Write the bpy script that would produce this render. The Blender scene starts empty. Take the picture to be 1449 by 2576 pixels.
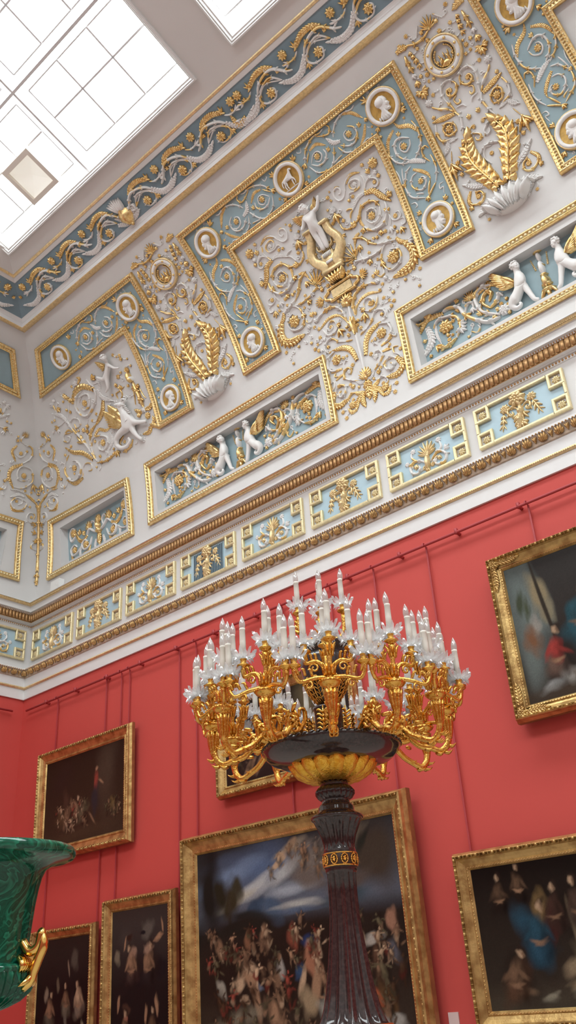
import bpy, math, random
import numpy as np
from mathutils import Vector, Matrix
C = bpy.context.scene.collection
Z0 = 1.6
PI = math.pi
rnd = random.Random(7)
# ------------------------------------------------------------------ mesh helpers
class MB:
    def __init__(s): s.v = []; s.f = []; s.n = 0
    def add(s, vs, fs):
        vs = np.asarray(vs, float).reshape(-1, 3)
        o = s.n; s.v.append(vs); s.n += len(vs)
        s.f.extend([tuple(i + o for i in f) for f in fs])
    def box(s, x0, x1, y0, y1, z0, z1):
        s.add([(x0,y0,z0),(x1,y0,z0),(x1,y1,z0),(x0,y1,z0),(x0,y0,z1),(x1,y0,z1),(x1,y1,z1),(x0,y1,z1)],
              [(0,3,2,1),(4,5,6,7),(0,1,5,4),(1,2,6,5),(2,3,7,6),(3,0,4,7)])
def empty(name, loc=(0,0,0)):
    o = bpy.data.objects.new(name, None); C.objects.link(o); o.location = loc; o.empty_display_size = .1
    return o
def build(name, mb, mat, parent=None, fn=None, smooth=True, flip=False, origin=None):
    V = np.concatenate(mb.v) if mb.v else np.zeros((0,3))
    if fn is not None: V = fn(V)
    if parent is not None:
        r = parent
        while r.parent is not None: r = r.parent
        V = V - np.array(r.location)
    elif origin is not None: V = V - np.array(origin)
    F = [f[::-1] for f in mb.f] if flip else mb.f
    me = bpy.data.meshes.new(name); me.from_pydata(V.tolist(), [], F)
    if mat is not None: me.materials.append(mat)
    if smooth and len(me.polygons):
        me.polygons.foreach_set('use_smooth', [True]*len(me.polygons))
    me.update()
    o = bpy.data.objects.new(name, me); C.objects.link(o)
    if parent is not None: o.parent = parent
    elif origin is not None: o.location = origin
    return o
def build2(name, a, ma, b, mb_, parent, fn, flip=False, smooth=True):
    m = MB(); m.add(np.concatenate(a.v), a.f); k = len(a.f); m.add(np.concatenate(b.v), b.f)
    o = build(name, m, ma, parent, fn, smooth, flip); o.data.materials.append(mb_)
    ix = np.zeros(len(o.data.polygons), dtype=np.int32); ix[k:] = 1; o.data.polygons.foreach_set('material_index', ix)
    return o
def tag(o, label, cat, group=None):
    o['label'] = label; o['category'] = cat
    if group: o['group'] = group
    return o
def struct(o): o['kind'] = 'structure'; return o
def copy_tree(o, parent=None):
    c = o.copy(); C.objects.link(c)
    if parent is not None: c.parent = parent
    for ch in list(o.children): copy_tree(ch, c)
    return c
# ------------------------------------------------------------------ materials
def mat(name, col, rough=.5, metal=0., bump=0., bscale=40., var=0., vscale=6., col2=None, spec=None, coat=0.):
    m = bpy.data.materials.new(name); m.use_nodes = True
    nt = m.node_tree; b = nt.nodes['Principled BSDF']
    b.inputs['Base Color'].default_value = (*col, 1); b.inputs['Roughness'].default_value = rough
    b.inputs['Metallic'].default_value = metal
    if spec is not None: b.inputs['Specular IOR Level'].default_value = spec
    if coat: b.inputs['Coat Weight'].default_value = coat; b.inputs['Coat Roughness'].default_value = .08
    if var or bump:
        tc = nt.nodes.new('ShaderNodeTexCoord')
    if var:
        n = nt.nodes.new('ShaderNodeTexNoise'); n.inputs['Scale'].default_value = vscale; n.inputs['Detail'].default_value = 4
        nt.links.new(tc.outputs['Object'], n.inputs['Vector'])
        mx = nt.nodes.new('ShaderNodeMix'); mx.data_type = 'RGBA'
        c2 = col2 or tuple(c*(1-var) for c in col)
        mx.inputs[6].default_value = (*col, 1); mx.inputs[7].default_value = (*c2, 1)
        rp = nt.nodes.new('ShaderNodeMapRange'); rp.inputs[1].default_value = .4; rp.inputs[2].default_value = .65
        nt.links.new(n.outputs['Fac'], rp.inputs[0]); nt.links.new(rp.outputs[0], mx.inputs[0])
        nt.links.new(mx.outputs[2], b.inputs['Base Color'])
    if bump:
        n2 = nt.nodes.new('ShaderNodeTexNoise'); n2.inputs['Scale'].default_value = bscale; n2.inputs['Detail'].default_value = 3
        nt.links.new(tc.outputs['Object'], n2.inputs['Vector'])
        bp = nt.nodes.new('ShaderNodeBump'); bp.inputs['Strength'].default_value = bump; bp.inputs['Distance'].default_value = .01
        nt.links.new(n2.outputs['Fac'], bp.inputs['Height']); nt.links.new(bp.outputs[0], b.inputs['Normal'])
    return m
def emis(name, col, s):
    m = bpy.data.materials.new(name); m.use_nodes = True; nt = m.node_tree
    b = nt.nodes['Principled BSDF']; b.inputs['Base Color'].default_value = (.8,.8,.8,1)
    b.inputs['Emission Color'].default_value = (*col,1); b.inputs['Emission Strength'].default_value = s
    return m
def clear(name, t, g, dcol):
    m = bpy.data.materials.new(name); m.use_nodes = True; nt = m.node_tree
    for n in list(nt.nodes): nt.nodes.remove(n)
    out = nt.nodes.new('ShaderNodeOutputMaterial')
    tr = nt.nodes.new('ShaderNodeBsdfTransparent'); gl = nt.nodes.new('ShaderNodeBsdfGlossy'); df = nt.nodes.new('ShaderNodeBsdfDiffuse')
    tl = nt.nodes.new('ShaderNodeBsdfTranslucent')
    gl.inputs['Roughness'].default_value = .06; df.inputs['Color'].default_value = (*dcol,1); tl.inputs['Color'].default_value = (*dcol,1)
    m0 = nt.nodes.new('ShaderNodeMixShader'); m0.inputs[0].default_value = .75
    nt.links.new(df.outputs[0], m0.inputs[1]); nt.links.new(tl.outputs[0], m0.inputs[2])
    m1 = nt.nodes.new('ShaderNodeMixShader'); m1.inputs[0].default_value = t
    m2 = nt.nodes.new('ShaderNodeMixShader'); m2.inputs[0].default_value = g
    nt.links.new(m0.outputs[0], m1.inputs[1]); nt.links.new(tr.outputs[0], m1.inputs[2])
    nt.links.new(m1.outputs[0], m2.inputs[1]); nt.links.new(gl.outputs[0], m2.inputs[2])
    nt.links.new(m2.outputs[0], out.inputs[0])
    return m
WALL = mat('plaster_grey_white', (.74,.725,.71), .7, var=.05, vscale=1.2)
CEIL = mat('plaster_ceiling', (.74,.72,.70), .75, var=.04, vscale=.8)
WHITE = mat('stucco_white', (.84,.82,.80), .45)
TRIM = mat('cornice_white', (.79,.785,.775), .5)
BLUE_SHADE = mat('blue_field_shade', (.32,.435,.475), .6, var=.06, vscale=5)  # cove and sunk panel blue, dimmer light up there put into the colour
BLUED = mat('blue_field_deep', (.22,.31,.36), .65, var=.08, vscale=5)
GOLD = mat('gilding', (.90,.68,.34), .32, .85, bump=.25, bscale=60, var=.3, vscale=25, col2=(.72,.46,.17))
GOLDP = mat('gilding_pale', (.88,.74,.44), .38, .45, var=.15, vscale=30)
BLUE_LIT = mat('blue_field_lit', (.46,.62,.70), .6, var=.05, vscale=5)  # same blue for the lower frieze panels, stronger light put into the colour
GOLDM = mat('gilding_matt', (.86,.66,.36), .42, .6, var=.2, vscale=30)
BROWN = mat('gilding_brown', (.58,.33,.14), .45, .45, var=.25, vscale=30)
OCHRE = mat('ochre_disc', (.62,.38,.10), .5, .3, var=.25, vscale=20)
ORMOLU = mat('ormolu', (.92,.54,.14), .24, 1., bump=.35, bscale=90, var=.35, vscale=35, col2=(.80,.40,.07))
RED = mat('red_wall_paint', (.60,.080,.066), .62, bump=.04, bscale=220, spec=.35)
REDROD = mat('red_rod_paint', (.44,.055,.06), .5)
PORPH = mat('dark_porphyry', (.030,.018,.018), .12, var=.5, vscale=60, col2=(.055,.032,.03), coat=.4)
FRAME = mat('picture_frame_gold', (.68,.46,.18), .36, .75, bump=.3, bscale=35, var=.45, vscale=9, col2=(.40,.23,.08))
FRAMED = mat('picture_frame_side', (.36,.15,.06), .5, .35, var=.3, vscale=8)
CANDLE = mat('candle_sleeve', (.86,.82,.73), .45)
CRYSTAL = clear('crystal', .34, .16, (1.,1.,1.))
BULB = clear('clear_bulb', .5, .2, (.95,.93,.9))
BLACK = mat('black_holder', (.03,.025,.02), .5)
GRILLE = mat('vent_dark', (.03,.05,.07), .6)
GRILLB = mat('vent_bar', (.22,.30,.35), .5)
FLOORM = mat('parquet', (.43,.40,.355), .35, var=.12, vscale=2)
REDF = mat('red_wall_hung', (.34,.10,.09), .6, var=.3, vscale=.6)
CARD = mat('card', (.75,.55,.52), .7)
PLASTIC = mat('white_plastic', (.85,.85,.83), .4)
LEAD = mat('glazing_bar', (.78,.78,.79), .6)
SKYGLASS = emis('daylit_glass', (.89,.97,.985), 5.2)
HATCH = emis('dim_glass', (.80,.78,.66), .28)
# malachite
MAL = bpy.data.materials.new('malachite'); MAL.use_nodes = True
def _mal():
    nt = MAL.node_tree; b = nt.nodes['Principled BSDF']; b.inputs['Roughness'].default_value = .1
    tc = nt.nodes.new('ShaderNodeTexCoord')
    n = nt.nodes.new('ShaderNodeTexNoise'); n.inputs['Scale'].default_value = 5; n.inputs['Detail'].default_value = 3; n.inputs['Distortion'].default_value = 1.5
    nt.links.new(tc.outputs['Object'], n.inputs['Vector'])
    m = nt.nodes.new('ShaderNodeMath'); m.operation = 'MULTIPLY'; m.inputs[1].default_value = 9
    fr = nt.nodes.new('ShaderNodeMath'); fr.operation = 'FRACT'
    nt.links.new(n.outputs['Fac'], m.inputs[0]); nt.links.new(m.outputs[0], fr.inputs[0])
    cr = nt.nodes.new('ShaderNodeValToRGB'); e = cr.color_ramp.elements
    e[0].color = (.004,.055,.030,1); e[1].color = (.008,.10,.055,1); e[1].position = 1
    x = cr.color_ramp.elements.new(.5); x.color = (.02,.21,.12,1)
    x = cr.color_ramp.elements.new(.62); x.color = (.004,.06,.033,1)
    nt.links.new(fr.outputs[0], cr.inputs[0]); nt.links.new(cr.outputs[0], b.inputs['Base Color'])
_mal()
WG = {'w': WHITE, 'g': GOLD}
def parcel():
    m = WHITE.copy(); m.name = 'stucco_parcel_gilt'; nt = m.node_tree; b = nt.nodes['Principled BSDF']
    tc = nt.nodes.new('ShaderNodeTexCoord'); n = nt.nodes.new('ShaderNodeTexNoise'); n.inputs['Scale'].default_value = 5.; n.inputs['Detail'].default_value = 1
    rp = nt.nodes.new('ShaderNodeMapRange'); rp.inputs[1].default_value = .54; rp.inputs[2].default_value = .58
    nt.links.new(tc.outputs['Object'], n.inputs['Vector']); nt.links.new(n.outputs['Fac'], rp.inputs[0])
    mx = nt.nodes.new('ShaderNodeMix'); mx.data_type = 'RGBA'; mx.inputs[6].default_value = (.80,.775,.745,1); mx.inputs[7].default_value = (.86,.62,.28,1)
    nt.links.new(rp.outputs[0], mx.inputs[0]); nt.links.new(mx.outputs[2], b.inputs['Base Color'])
    mt = nt.nodes.new('ShaderNodeMath'); mt.operation = 'MULTIPLY'; mt.inputs[1].default_value = .75; nt.links.new(rp.outputs[0], mt.inputs[0]); nt.links.new(mt.outputs[0], b.inputs['Metallic'])
    return m
PARCEL = parcel()
# ------------------------------------------------------------------ the cove surface
CT = [-0.002549, 0.024508, 0.01478, 0.031657, -0.155585]
CZ = [0.000775, -0.013518, 0.026699, 0.981272, 6.441441]
_S = np.linspace(0, 4.85, 500); _T = np.polyval(CT, _S); _Z = np.polyval(CZ, _S)
_A = np.r_[0, np.cumsum(np.hypot(np.diff(_T), np.diff(_Z)))]
_NT = np.gradient(_Z, _A); _NZ = -np.gradient(_T, _A)
def cT(s): return np.interp(s, _A, _T)
def cove_map(u0=0., mx=1, end=False, dh=0., du=0.):
    def fn(V):
        u = V[:,0]*mx + u0; s = V[:,1]; h = V[:,2] + dh
        t = np.interp(s,_A,_T) + h*np.interp(s,_A,_NT); z = np.interp(s,_A,_Z) + h*np.interp(s,_A,_NZ) + Z0
        return np.c_[t, -u, z] if end else np.c_[u, -t, z]
    return fn
TA = (1.855, 10.746); TB = (2.34, 11.01)
_e = np.array(TB) - np.array(TA); TOPL = float(np.hypot(*_e)); _e /= TOPL
def top_map(u0=0., mx=1, end=False):
    def fn(V):
        u = V[:,0]*mx + u0; s = V[:,1]; h = V[:,2]
        t = TA[0] + s*_e[0] + h*_e[1]; z = TA[1] + s*_e[1] - h*_e[0] + Z0
        return np.c_[t, -u, z] if end else np.c_[u, -t, z]
    return fn
def frz_map(u0=0., mx=1, end=False):
    def fn(V):
        u = V[:,0]*mx + u0
        t = V[:,2] - .1; z = V[:,1] + Z0
        return np.c_[t, -u, z] if end else np.c_[u, -t, z]
    return fn
# ------------------------------------------------------------------ relief elements in (u, v, h)
def crom(P, n=5):
    P = np.asarray(P, float)
    if len(P) < 3:
        return np.array([P[0]*(1-t)+P[-1]*t for t in np.linspace(0,1,n+1)])
    Q = np.vstack([2*P[0]-P[1], P, 2*P[-1]-P[-2]]); out = []
    for i in range(len(P)-1):
        a,b,c,d = Q[i:i+4]
        for k in range(n):
            t = k/n
            out.append(.5*((2*b)+(c-a)*t+(2*a-5*b+4*c-d)*t*t+(3*b-a-3*c+d)*t**3))
    out.append(P[-1]); return np.array(out)
def perp(P):
    d = np.gradient(P, axis=0); l = np.hypot(d[:,0], d[:,1]); l[l==0] = 1
    return np.c_[-d[:,1]/l, d[:,0]/l], d/l[:,None]
_th = np.linspace(0, PI, 6)
def e_tube(mb, P, r, tip=.62, hf=2.3, n=5, h0=0.):
    P = crom(P, n); N,_ = perp(P); m = len(P)
    tt = np.linspace(0,1,m); R = r*(1-(1-tip)*np.abs(2*tt-1)**2)
    R[0] *= .6; R[-1] *= .6
    vs = []
    for i in range(m):
        for a in _th:
            o = P[i] + N[i]*R[i]*math.cos(a)
            vs.append((o[0], o[1], h0 + R[i]*hf*math.sin(a)))
    k = len(_th); fs = []
    for i in range(m-1):
        for j in range(k-1):
            a = i*k+j; fs.append((a, a+1, a+k+1, a+k))
    fs.append(tuple(range(k))); fs.append(tuple(range((m-1)*k+k-1, (m-1)*k-1, -1)))
    mb.add(vs, fs)
_tw = (.30,.85,1.,.72,.08)
_tp = (.45,.95,.80,.42,.04)
def e_tear(mb, a, b, w, h, h0=0., tipup=0., tw=None):
    a = np.array(a, float); b = np.array(b, float); d = b-a; L = np.hypot(*d)
    if L < 1e-6: return
    n = np.array([-d[1], d[0]])/L; vs = []
    for i,ww in enumerate(tw or _tw):
        c = a + d*i/4
        for q,hh in ((-1,0),(-.5,.8),(0,1),(.5,.8),(1,0)):
            o = c + n*q*w*.5*ww; vs.append((o[0],o[1],h0+1.35*h*hh*(.45+.55*ww)+tipup*i/4))
    fs = [(i*5+j, i*5+j+1, i*5+j+6, i*5+j+5) for i in range(4) for j in range(4)]
    fs += [(0,1,2,3,4),(24,23,22,21,20)]
    mb.add(vs, fs)
def e_dome(mb, c, ru, rv, h, h0=0., n=10, rings=3):
    vs = []; 
    for i in range(rings+1):
        a = i/rings*PI/2
        if i == rings: vs.append((c[0],c[1],h0+h)); break
        for j in range(n):
            b = 2*PI*j/n; vs.append((c[0]+ru*math.cos(a)*math.cos(b), c[1]+rv*math.cos(a)*math.sin(b), h0+h*math.sin(a)))
    fs = []
    for i in range(rings-1):
        for j in range(n): fs.append((i*n+j, i*n+(j+1)%n, (i+1)*n+(j+1)%n, (i+1)*n+j))
    t = len(vs)-1; i = rings-1
    for j in range(n): fs.append((i*n+j, i*n+(j+1)%n, t))
    mb.add(vs, fs)
def e_leaf(mb, P, w, big=False):
    Q = crom(P, 8); seg = np.r_[0, np.cumsum(np.hypot(*np.diff(Q,axis=0).T))]; L = seg[-1]
    k = max(5, int(L/(.30*w))); k = min(k, 13)
    tt = np.linspace(0, 1, k+1); c = np.c_[np.interp(tt*L, seg, Q[:,0]), np.interp(tt*L, seg, Q[:,1])]
    N,D = perp(c); sp = L/k
    prof = np.array([max(.22, math.sin(PI*min(1., .16+t*.80))**.8) for t in tt])
    # body
    vs = []; fs = []
    for i in range(k+1):
        W = w*.27*prof[i]
        for q,hh in ((-1,.15),(-.5,.75),(0,.55),(.5,.75),(1,.15)):
            o = c[i]+N[i]*q*W; vs.append((o[0],o[1],.004+w*.22*hh*(.6+.4*prof[i])))
    for i in range(k):
        for j in range(4): fs.append((i*5+j,i*5+j+1,i*5+j+6,i*5+j+5))
    mb.add(vs, fs)
    for i in range(k):
        for sgn in (-1,1):
            dirv = D[i]*.85 + N[i]*sgn*.8; dirv /= np.hypot(*dirv)
            l = w*.60*prof[i]
            e_tear(mb, c[i]+N[i]*sgn*w*.06, c[i]+dirv*l+N[i]*sgn*w*.05, sp*1.35, w*.20, .003, tw=_tp)
    e_tear(mb, c[-2], c[-1]+D[-1]*sp*1.1, w*.4, w*.2, .004)
    e_tube(mb, c, w*.07, hf=4.2, n=2)
def e_rose(mb, c, r, n=8):
    for k in range(n):
        a = 2*PI*k/n + .2; d = np.array([math.cos(a), math.sin(a)])
        e_tear(mb, np.array(c)+d*r*.12, np.array(c)+d*r, r*.72, r*.42, .004)
    if r > .045:
        for k in range(n):
            a = 2*PI*(k+.5)/n + .2; d = np.array([math.cos(a), math.sin(a)])
            e_tear(mb, np.array(c)+d*r*.1, np.array(c)+d*r*.66, r*.5, r*.5, r*.12)
    e_dome(mb, c, r*.27, r*.27, r*.75, .004, 8); e_dome(mb, c, r*.86, r*.86, r*.26, .0, 16, 3)
def e_bud(mb, a, b, s):
    a = np.array(a,float); b = np.array(b,float); d = b-a; L = np.hypot(*d)
    if L < 1e-6: d = np.array([0,-1.]); L = 1
    if L < s: d = d/L*s; 
    b = a + d
    for ang in (-.62,.62,0):
        ca,sa = math.cos(ang), math.sin(ang)
        q = np.array([d[0]*ca-d[1]*sa, d[0]*sa+d[1]*ca])*(1. if ang==0 else .85)
        e_tear(mb, a, a+q, s*.75, s*.5, .003, tipup=s*.1)
    e_dome(mb, a, s*.28, s*.28, s*.45, .003, 8)
def e_fan(mb, a, b, w):
    a = np.array(a,float); b = np.array(b,float); d = b-a
    for ang in (-1.2,-.85,-.5,-.17,.17,.5,.85,1.2):
        ca,sa = math.cos(ang), math.sin(ang); k = .5+.5*math.cos(ang)
        q = np.array([d[0]*ca-d[1]*sa, d[0]*sa+d[1]*ca])*k
        e_tear(mb, a+q*.1, a+q, w*.30, w*.24, .004, tipup=w*.08)
    e_dome(mb, a, w*.22, w*.22, w*.3, .003, 8)
PN = {'S':'scroll','L':'leaf','R':'rosette','B':'bud','F':'palmette'}
def e_ball(mb, c, r, sq=(1,1,1), n=14, m=9):
    vs = []; fs = []
    for i in range(m+1):
        a = PI*i/m
        for j in range(n):
            b = 2*PI*j/n; vs.append((c[0]+r*sq[0]*math.sin(a)*math.cos(b), c[1]+r*sq[1]*math.sin(a)*math.sin(b), c[2]+r*sq[2]*math.cos(a)))
    for i in range(m):
        for j in range(n): fs.append((i*n+j, (i+1)*n+j, (i+1)*n+(j+1)%n, i*n+(j+1)%n))
    mb.add(vs, fs)
def e_head(mb, c, r, ang=0.):
    """small sculpted head looking along ang in the wall plane (three-quarter view)"""
    ca,sa = math.cos(ang), math.sin(ang)
    q = lambda x,y,h: (c[0]+r*(x*ca-y*sa), c[1]+r*(x*sa+y*ca), c[2]+r*h)
    e_ball(mb, q(0,.1,0), r, (.92,1.,.95)); e_ball(mb, q(.28,-.42,.18), r*.62, (1,.9,1))
    e_ball(mb, q(.72,-.15,.45), r*.17, (1,1.5,1), 8, 5); e_ball(mb, q(.60,-.62,.38), r*.22, (1,.8,1), 8, 5)
    e_ball(mb, q(.62,-.42,.5), r*.15, (1,.6,1), 8, 5); e_ball(mb, q(.55,.12,.62), r*.16, (1.2,.6,1), 8, 5)
    e_ball(mb, q(.50,-.22,.72), r*.25, (1,1,.7), 8, 5); e_ball(mb, q(-.15,-.15,.86), r*.2, (.7,1.2,.8), 8, 5)
    for k in range(13):
        a = .9+2.9*k/12; e_ball(mb, q(.82*math.cos(a)-.05,.78*math.sin(a)+.2,.35+.25*math.sin(k*2.1)), r*.3, (1,1,1), 8, 5)
    for k in range(6):
        a = 1.2+2.3*k/5; e_ball(mb, q(.45*math.cos(a)-.1,.5*math.sin(a)+.25,.8), r*.27, (1,1,1), 8, 5)
def parse(name):
    out = []
    for ln in DATA[name].split('\n'):
        q = ln.split()
        if q: out.append((q[0][0], q[0][1], int(q[1])/1000, [tuple(int(x)/1000 for x in p.split(',')) for p in q[2:]]))
    return out
def knots(mb, P, w):
    """calyx knots and small side leaves where a stem divides"""
    Q = crom(P, 6); seg = np.r_[0, np.cumsum(np.hypot(*np.diff(Q,axis=0).T))]; L = seg[-1]
    if L < .22 or w < .0125: return
    N,D = perp(Q)
    for j,t in enumerate((.28,.62) if L < .5 else (.2,.42,.64,.84)):
        i = int(np.searchsorted(seg, t*L)); i = min(i, len(Q)-2); c = Q[i]; d = D[i]; n = N[i]; s = w*(2.5 if j%2 else 2.1)
        for q in (-1,1): e_tear(mb, c+n*q*w*.5, c+d*s*.8+n*q*s*.85, s*.5, s*.35, .004, .006)
        e_tear(mb, c-d*w*.8, c+d*s*.8, w*2.5, w*2.2, .006)
def ornament(name, root, maps, kinds=None, du=0., pred=None, gold=None):
    for (k,c,w,P) in parse(name):
        if pred and not pred(P): continue
        if du: P = [(p[0]+du,p[1]) for p in P]
        mb = MB()
        if k == 'S':
            e_tube(mb, P, w); knots(mb, P, w)
        elif k == 'L': e_leaf(mb, P, w)
        elif k == 'R': e_rose(mb, P[0], w)
        elif k == 'B': e_bud(mb, P[0], P[1], w)
        elif k == 'F': e_fan(mb, P[0], P[1], w)
        for fn,fl in maps:
            build(PN[k], mb, (gold or GOLD) if c=='g' else (PARCEL if k=='S' and w > .0115 else WHITE), root, fn, flip=fl)
def fillers(name, root, maps, n, lo=.065, hi=.15, seed=3, du=0., pred=None, size=1., ok=None):
    """small sprays of buds and curling tendrils in the gaps between the larger scrolls"""
    r_ = np.random.default_rng(seed); pts = []
    for (k,c,w,P) in parse(name):
        if pred and not pred(P): continue
        Q = crom(P, 4) if len(P) > 1 else np.array(P)
        pts += [(q[0]+du,q[1]) for q in Q]
        if k in 'LR': 
            for q in Q: pts += [(q[0]+du+w*.35,q[1]),(q[0]+du-w*.35,q[1]),(q[0]+du,q[1]+w*.35),(q[0]+du,q[1]-w*.35)]
    pts = np.array(pts); lo_c = pts.min(0); hi_c = pts.max(0); g = MB(); w_ = MB(); got = 0
    for t in range(6000):
        p = r_.uniform(lo_c, hi_c); d = np.hypot(*(pts-p).T); i = int(np.argmin(d))
        if not (lo < d[i] < hi) or (ok and not ok(p)): continue
        pts = np.vstack([pts, p]); a = pts[i]; v = (p-a)/d[i]; got += 1
        s = (.030 + .014*r_.random())*size; nrm = np.array([-v[1],v[0]])*(1 if r_.random() < .5 else -1)
        e_tube(w_, [a+v*.01, a+v*d[i]*.5+nrm*.012, p-v*s*.4], .0075*size)
        if got%3 == 0:
            e_tube(w_, [p-v*s*.6, p+nrm*s*.6, p+v*s*.75, p-nrm*s*.55, p-v*s*.15, p+nrm*s*.2], .0085*size); pts = np.vstack([pts, p+nrm*s, p-nrm*s])
        elif got%3 == 1: e_bud(g, p-v*s*.5, p+v*s*.6, s*1.15)
        else: e_rose(g, p, s*.8, 6)
        if got >= n: break
    for mb,m in ((g,GOLD),(w_,WHITE)):
        if mb.n:
            for fn,fl in maps: o = build('small_foliage', mb, m, root, fn, flip=fl); o['kind'] = 'stuff'
def wing(mb, base, t0, t1, w, n=8, h0=.02):
    base = np.array(base); t0 = np.array(t0); t1 = np.array(t1)
    for q in range(n):
        t = q/(n-1); tip = t0+(t1-t0)*t + (t0-base)*.10*math.sin(t*PI); b = base+(t1-base)*.18*t
        e_tear(mb, b, tip, w, .035, h0+.02*(1-t), .02, tw=(.5,.9,1.,.85,.1))
    for q in range(n-2):
        t = q/(n-3); tip = t0+(t1-t0)*t; tip = base+(tip-base)*.58
        e_tear(mb, base+(t1-base)*.1*t, tip, w*.95, .035, h0+.04, .015)
    e_tear(mb, base, base+(t0-base)*.5, w*1.3, .05, h0+.05)
# polygon offset (closed, any orientation; positive = inward for counter-clockwise)
def poff(P, d):
    P = [np.array(p,float) for p in P]; n = len(P); out = []
    for i in range(n):
        a,b,c = P[i-1],P[i],P[(i+1)%n]
        d1 = (b-a)/np.linalg.norm(b-a); d2 = (c-b)/np.linalg.norm(c-b)
        n1 = np.array([-d1[1],d1[0]]); n2 = np.array([-d2[1],d2[0]])
        k = 1+n1@n2; out.append(b+(n1+n2)*d/max(k,.2))
    return out
def frame(P, prof, step=.16):
    """moulding with a profile [(offset inward, height)] run round a closed polygon"""
    mb = MB(); rings = [poff(P, o) for o,_ in prof]; n = len(P)
    for i in range(n):
        j = (i+1)%n; L = np.linalg.norm(np.array(P[j])-np.array(P[i])); m = max(1, int(L/step)); vs = []
        for q in range(m+1):
            t = q/m
            for k,(o,h) in enumerate(prof):
                p = rings[k][i]*(1-t)+rings[k][j]*t; vs.append((p[0],p[1],h))
        K = len(prof); fs = []
        for q in range(m):
            for k in range(K-1): a = q*K+k; fs.append((a,a+K,a+K+1,a+1))
        mb.add(vs, fs)
    return mb
def beads(mb, P, off, sp, ru, h0, hh, alt=False):
    R = poff(P, off); n = len(R); idx = 0
    for i in range(n):
        a = R[i]; b = R[(i+1)%n]; L = np.linalg.norm(b-a); m = max(1,int(L/sp))
        d = (b-a)/L
        for q in range(m):
            c = a+(b-a)*(q+.5)/m; idx += 1
            if alt and idx%2: 
                nrm = np.array([-d[1],d[0]])
                e_tear(mb, c-nrm*ru*1.1, c+nrm*ru*1.1, ru*.7, hh*.7, h0)
            else: e_dome(mb, c, ru, ru, hh, h0, 8, 2)
def quadgrid(mb, p00, p10, p11, p01, h=0., step=.16):
    p00,p10,p11,p01 = [np.array(p,float) for p in (p00,p10,p11,p01)]
    nu = max(1,int(max(np.linalg.norm(p10-p00),np.linalg.norm(p11-p01))/.6)); nv = max(1,int(max(np.linalg.norm(p01-p00),np.linalg.norm(p11-p10))/step))
    vs = []
    for j in range(nv+1):
        for i in range(nu+1):
            a,b = i/nu, j/nv
            p = p00*(1-a)*(1-b)+p10*a*(1-b)+p11*a*b+p01*(1-a)*b; vs.append((p[0],p[1],h))
    fs = [(j*(nu+1)+i, j*(nu+1)+i+1, (j+1)*(nu+1)+i+1, (j+1)*(nu+1)+i) for j in range(nv) for i in range(nu)]
    mb.add(vs, fs)
def lathe(mb, prof, n=32, c=(0,0), flute=None, a0=0., a1=2*PI):
    """prof [(r,z)]; flute(i_profile) -> (count, depth)"""
    m = len(prof); full = abs(a1-a0-2*PI) < 1e-6; cols = n if full else n+1; vs = []
    for (r,z,*x) in prof:
        for j in range(cols):
            a = a0+(a1-a0)*j/n; rr = r
            if x: rr = r*(1 - x[1]*(.5-.5*math.cos(a*x[0]))**.6)
            vs.append((c[0]+rr*math.cos(a), c[1]+rr*math.sin(a), z))
    fs = []
    for i in range(m-1):
        for j in range(cols if full else cols-1):
            k = (j+1)%cols; fs.append((i*cols+j, i*cols+k, (i+1)*cols+k, (i+1)*cols+j))
    mb.add(vs, fs)
def tube3(mb, P, r, n=8, sub=6, taper=1.):
    """round tube through 3-D points; r number or list of radii per point"""
    P = np.asarray(P,float); m0 = len(P)
    R = np.full(m0, r) if np.isscalar(r) else np.asarray(r,float)
    X = crom(np.c_[P,R], sub); Q = X[:,:3]; R = X[:,3]; m = len(Q)
    D = np.gradient(Q, axis=0); D /= np.linalg.norm(D,axis=1)[:,None]+1e-9
    up = np.array([0,0,1.]) if abs(D[0][2]) < .9 else np.array([1.,0,0])
    N = np.cross(D[0], up); N /= np.linalg.norm(N); vs = []
    for i in range(m):
        N = N - D[i]*(N@D[i]); N /= np.linalg.norm(N)+1e-9; B = np.cross(D[i],N)
        for j in range(n):
            a = 2*PI*j/n; vs.append(Q[i]+R[i]*(N*math.cos(a)+B*math.sin(a)))
    fs = [(i*n+j, i*n+(j+1)%n, (i+1)*n+(j+1)%n, (i+1)*n+j) for i in range(m-1) for j in range(n)]
    fs += [tuple(range(n-1,-1,-1)), tuple(range((m-1)*n, m*n))]
    mb.add(vs, fs)
def skin(nodes, edges, sub=2, root=0):
    """continuous body from a skeleton: nodes [(x,y,z,r)]"""
    me = bpy.data.meshes.new('tmp'); me.from_pydata([n[:3] for n in nodes], edges, [])
    o = bpy.data.objects.new('tmp', me); C.objects.link(o)
    md = o.modifiers.new('s','SKIN'); md.use_smooth_shade = True
    sd = o.modifiers.new('d','SUBSURF'); sd.levels = sub; sd.render_levels = sub
    if not me.skin_vertices: me.attributes.new
    sv = me.skin_vertices[0].data if me.skin_vertices else None
    if sv is not None:
        for i,n in enumerate(nodes):
            sv[i].radius = (n[3], n[3]); sv[i].use_root = (i == root)
    dg = bpy.context.evaluated_depsgraph_get(); dg.update()
    ev = o.evaluated_get(dg); m2 = ev.to_mesh()
    V = np.array([tuple(v.co) for v in m2.vertices]); F = [tuple(p.vertices) for p in m2.polygons]
    ev.to_mesh_clear(); bpy.data.objects.remove(o); bpy.data.meshes.remove(me)
    mb = MB()
    if len(V): mb.add(V, F)
    return mb
EXPO = 0.97
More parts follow.
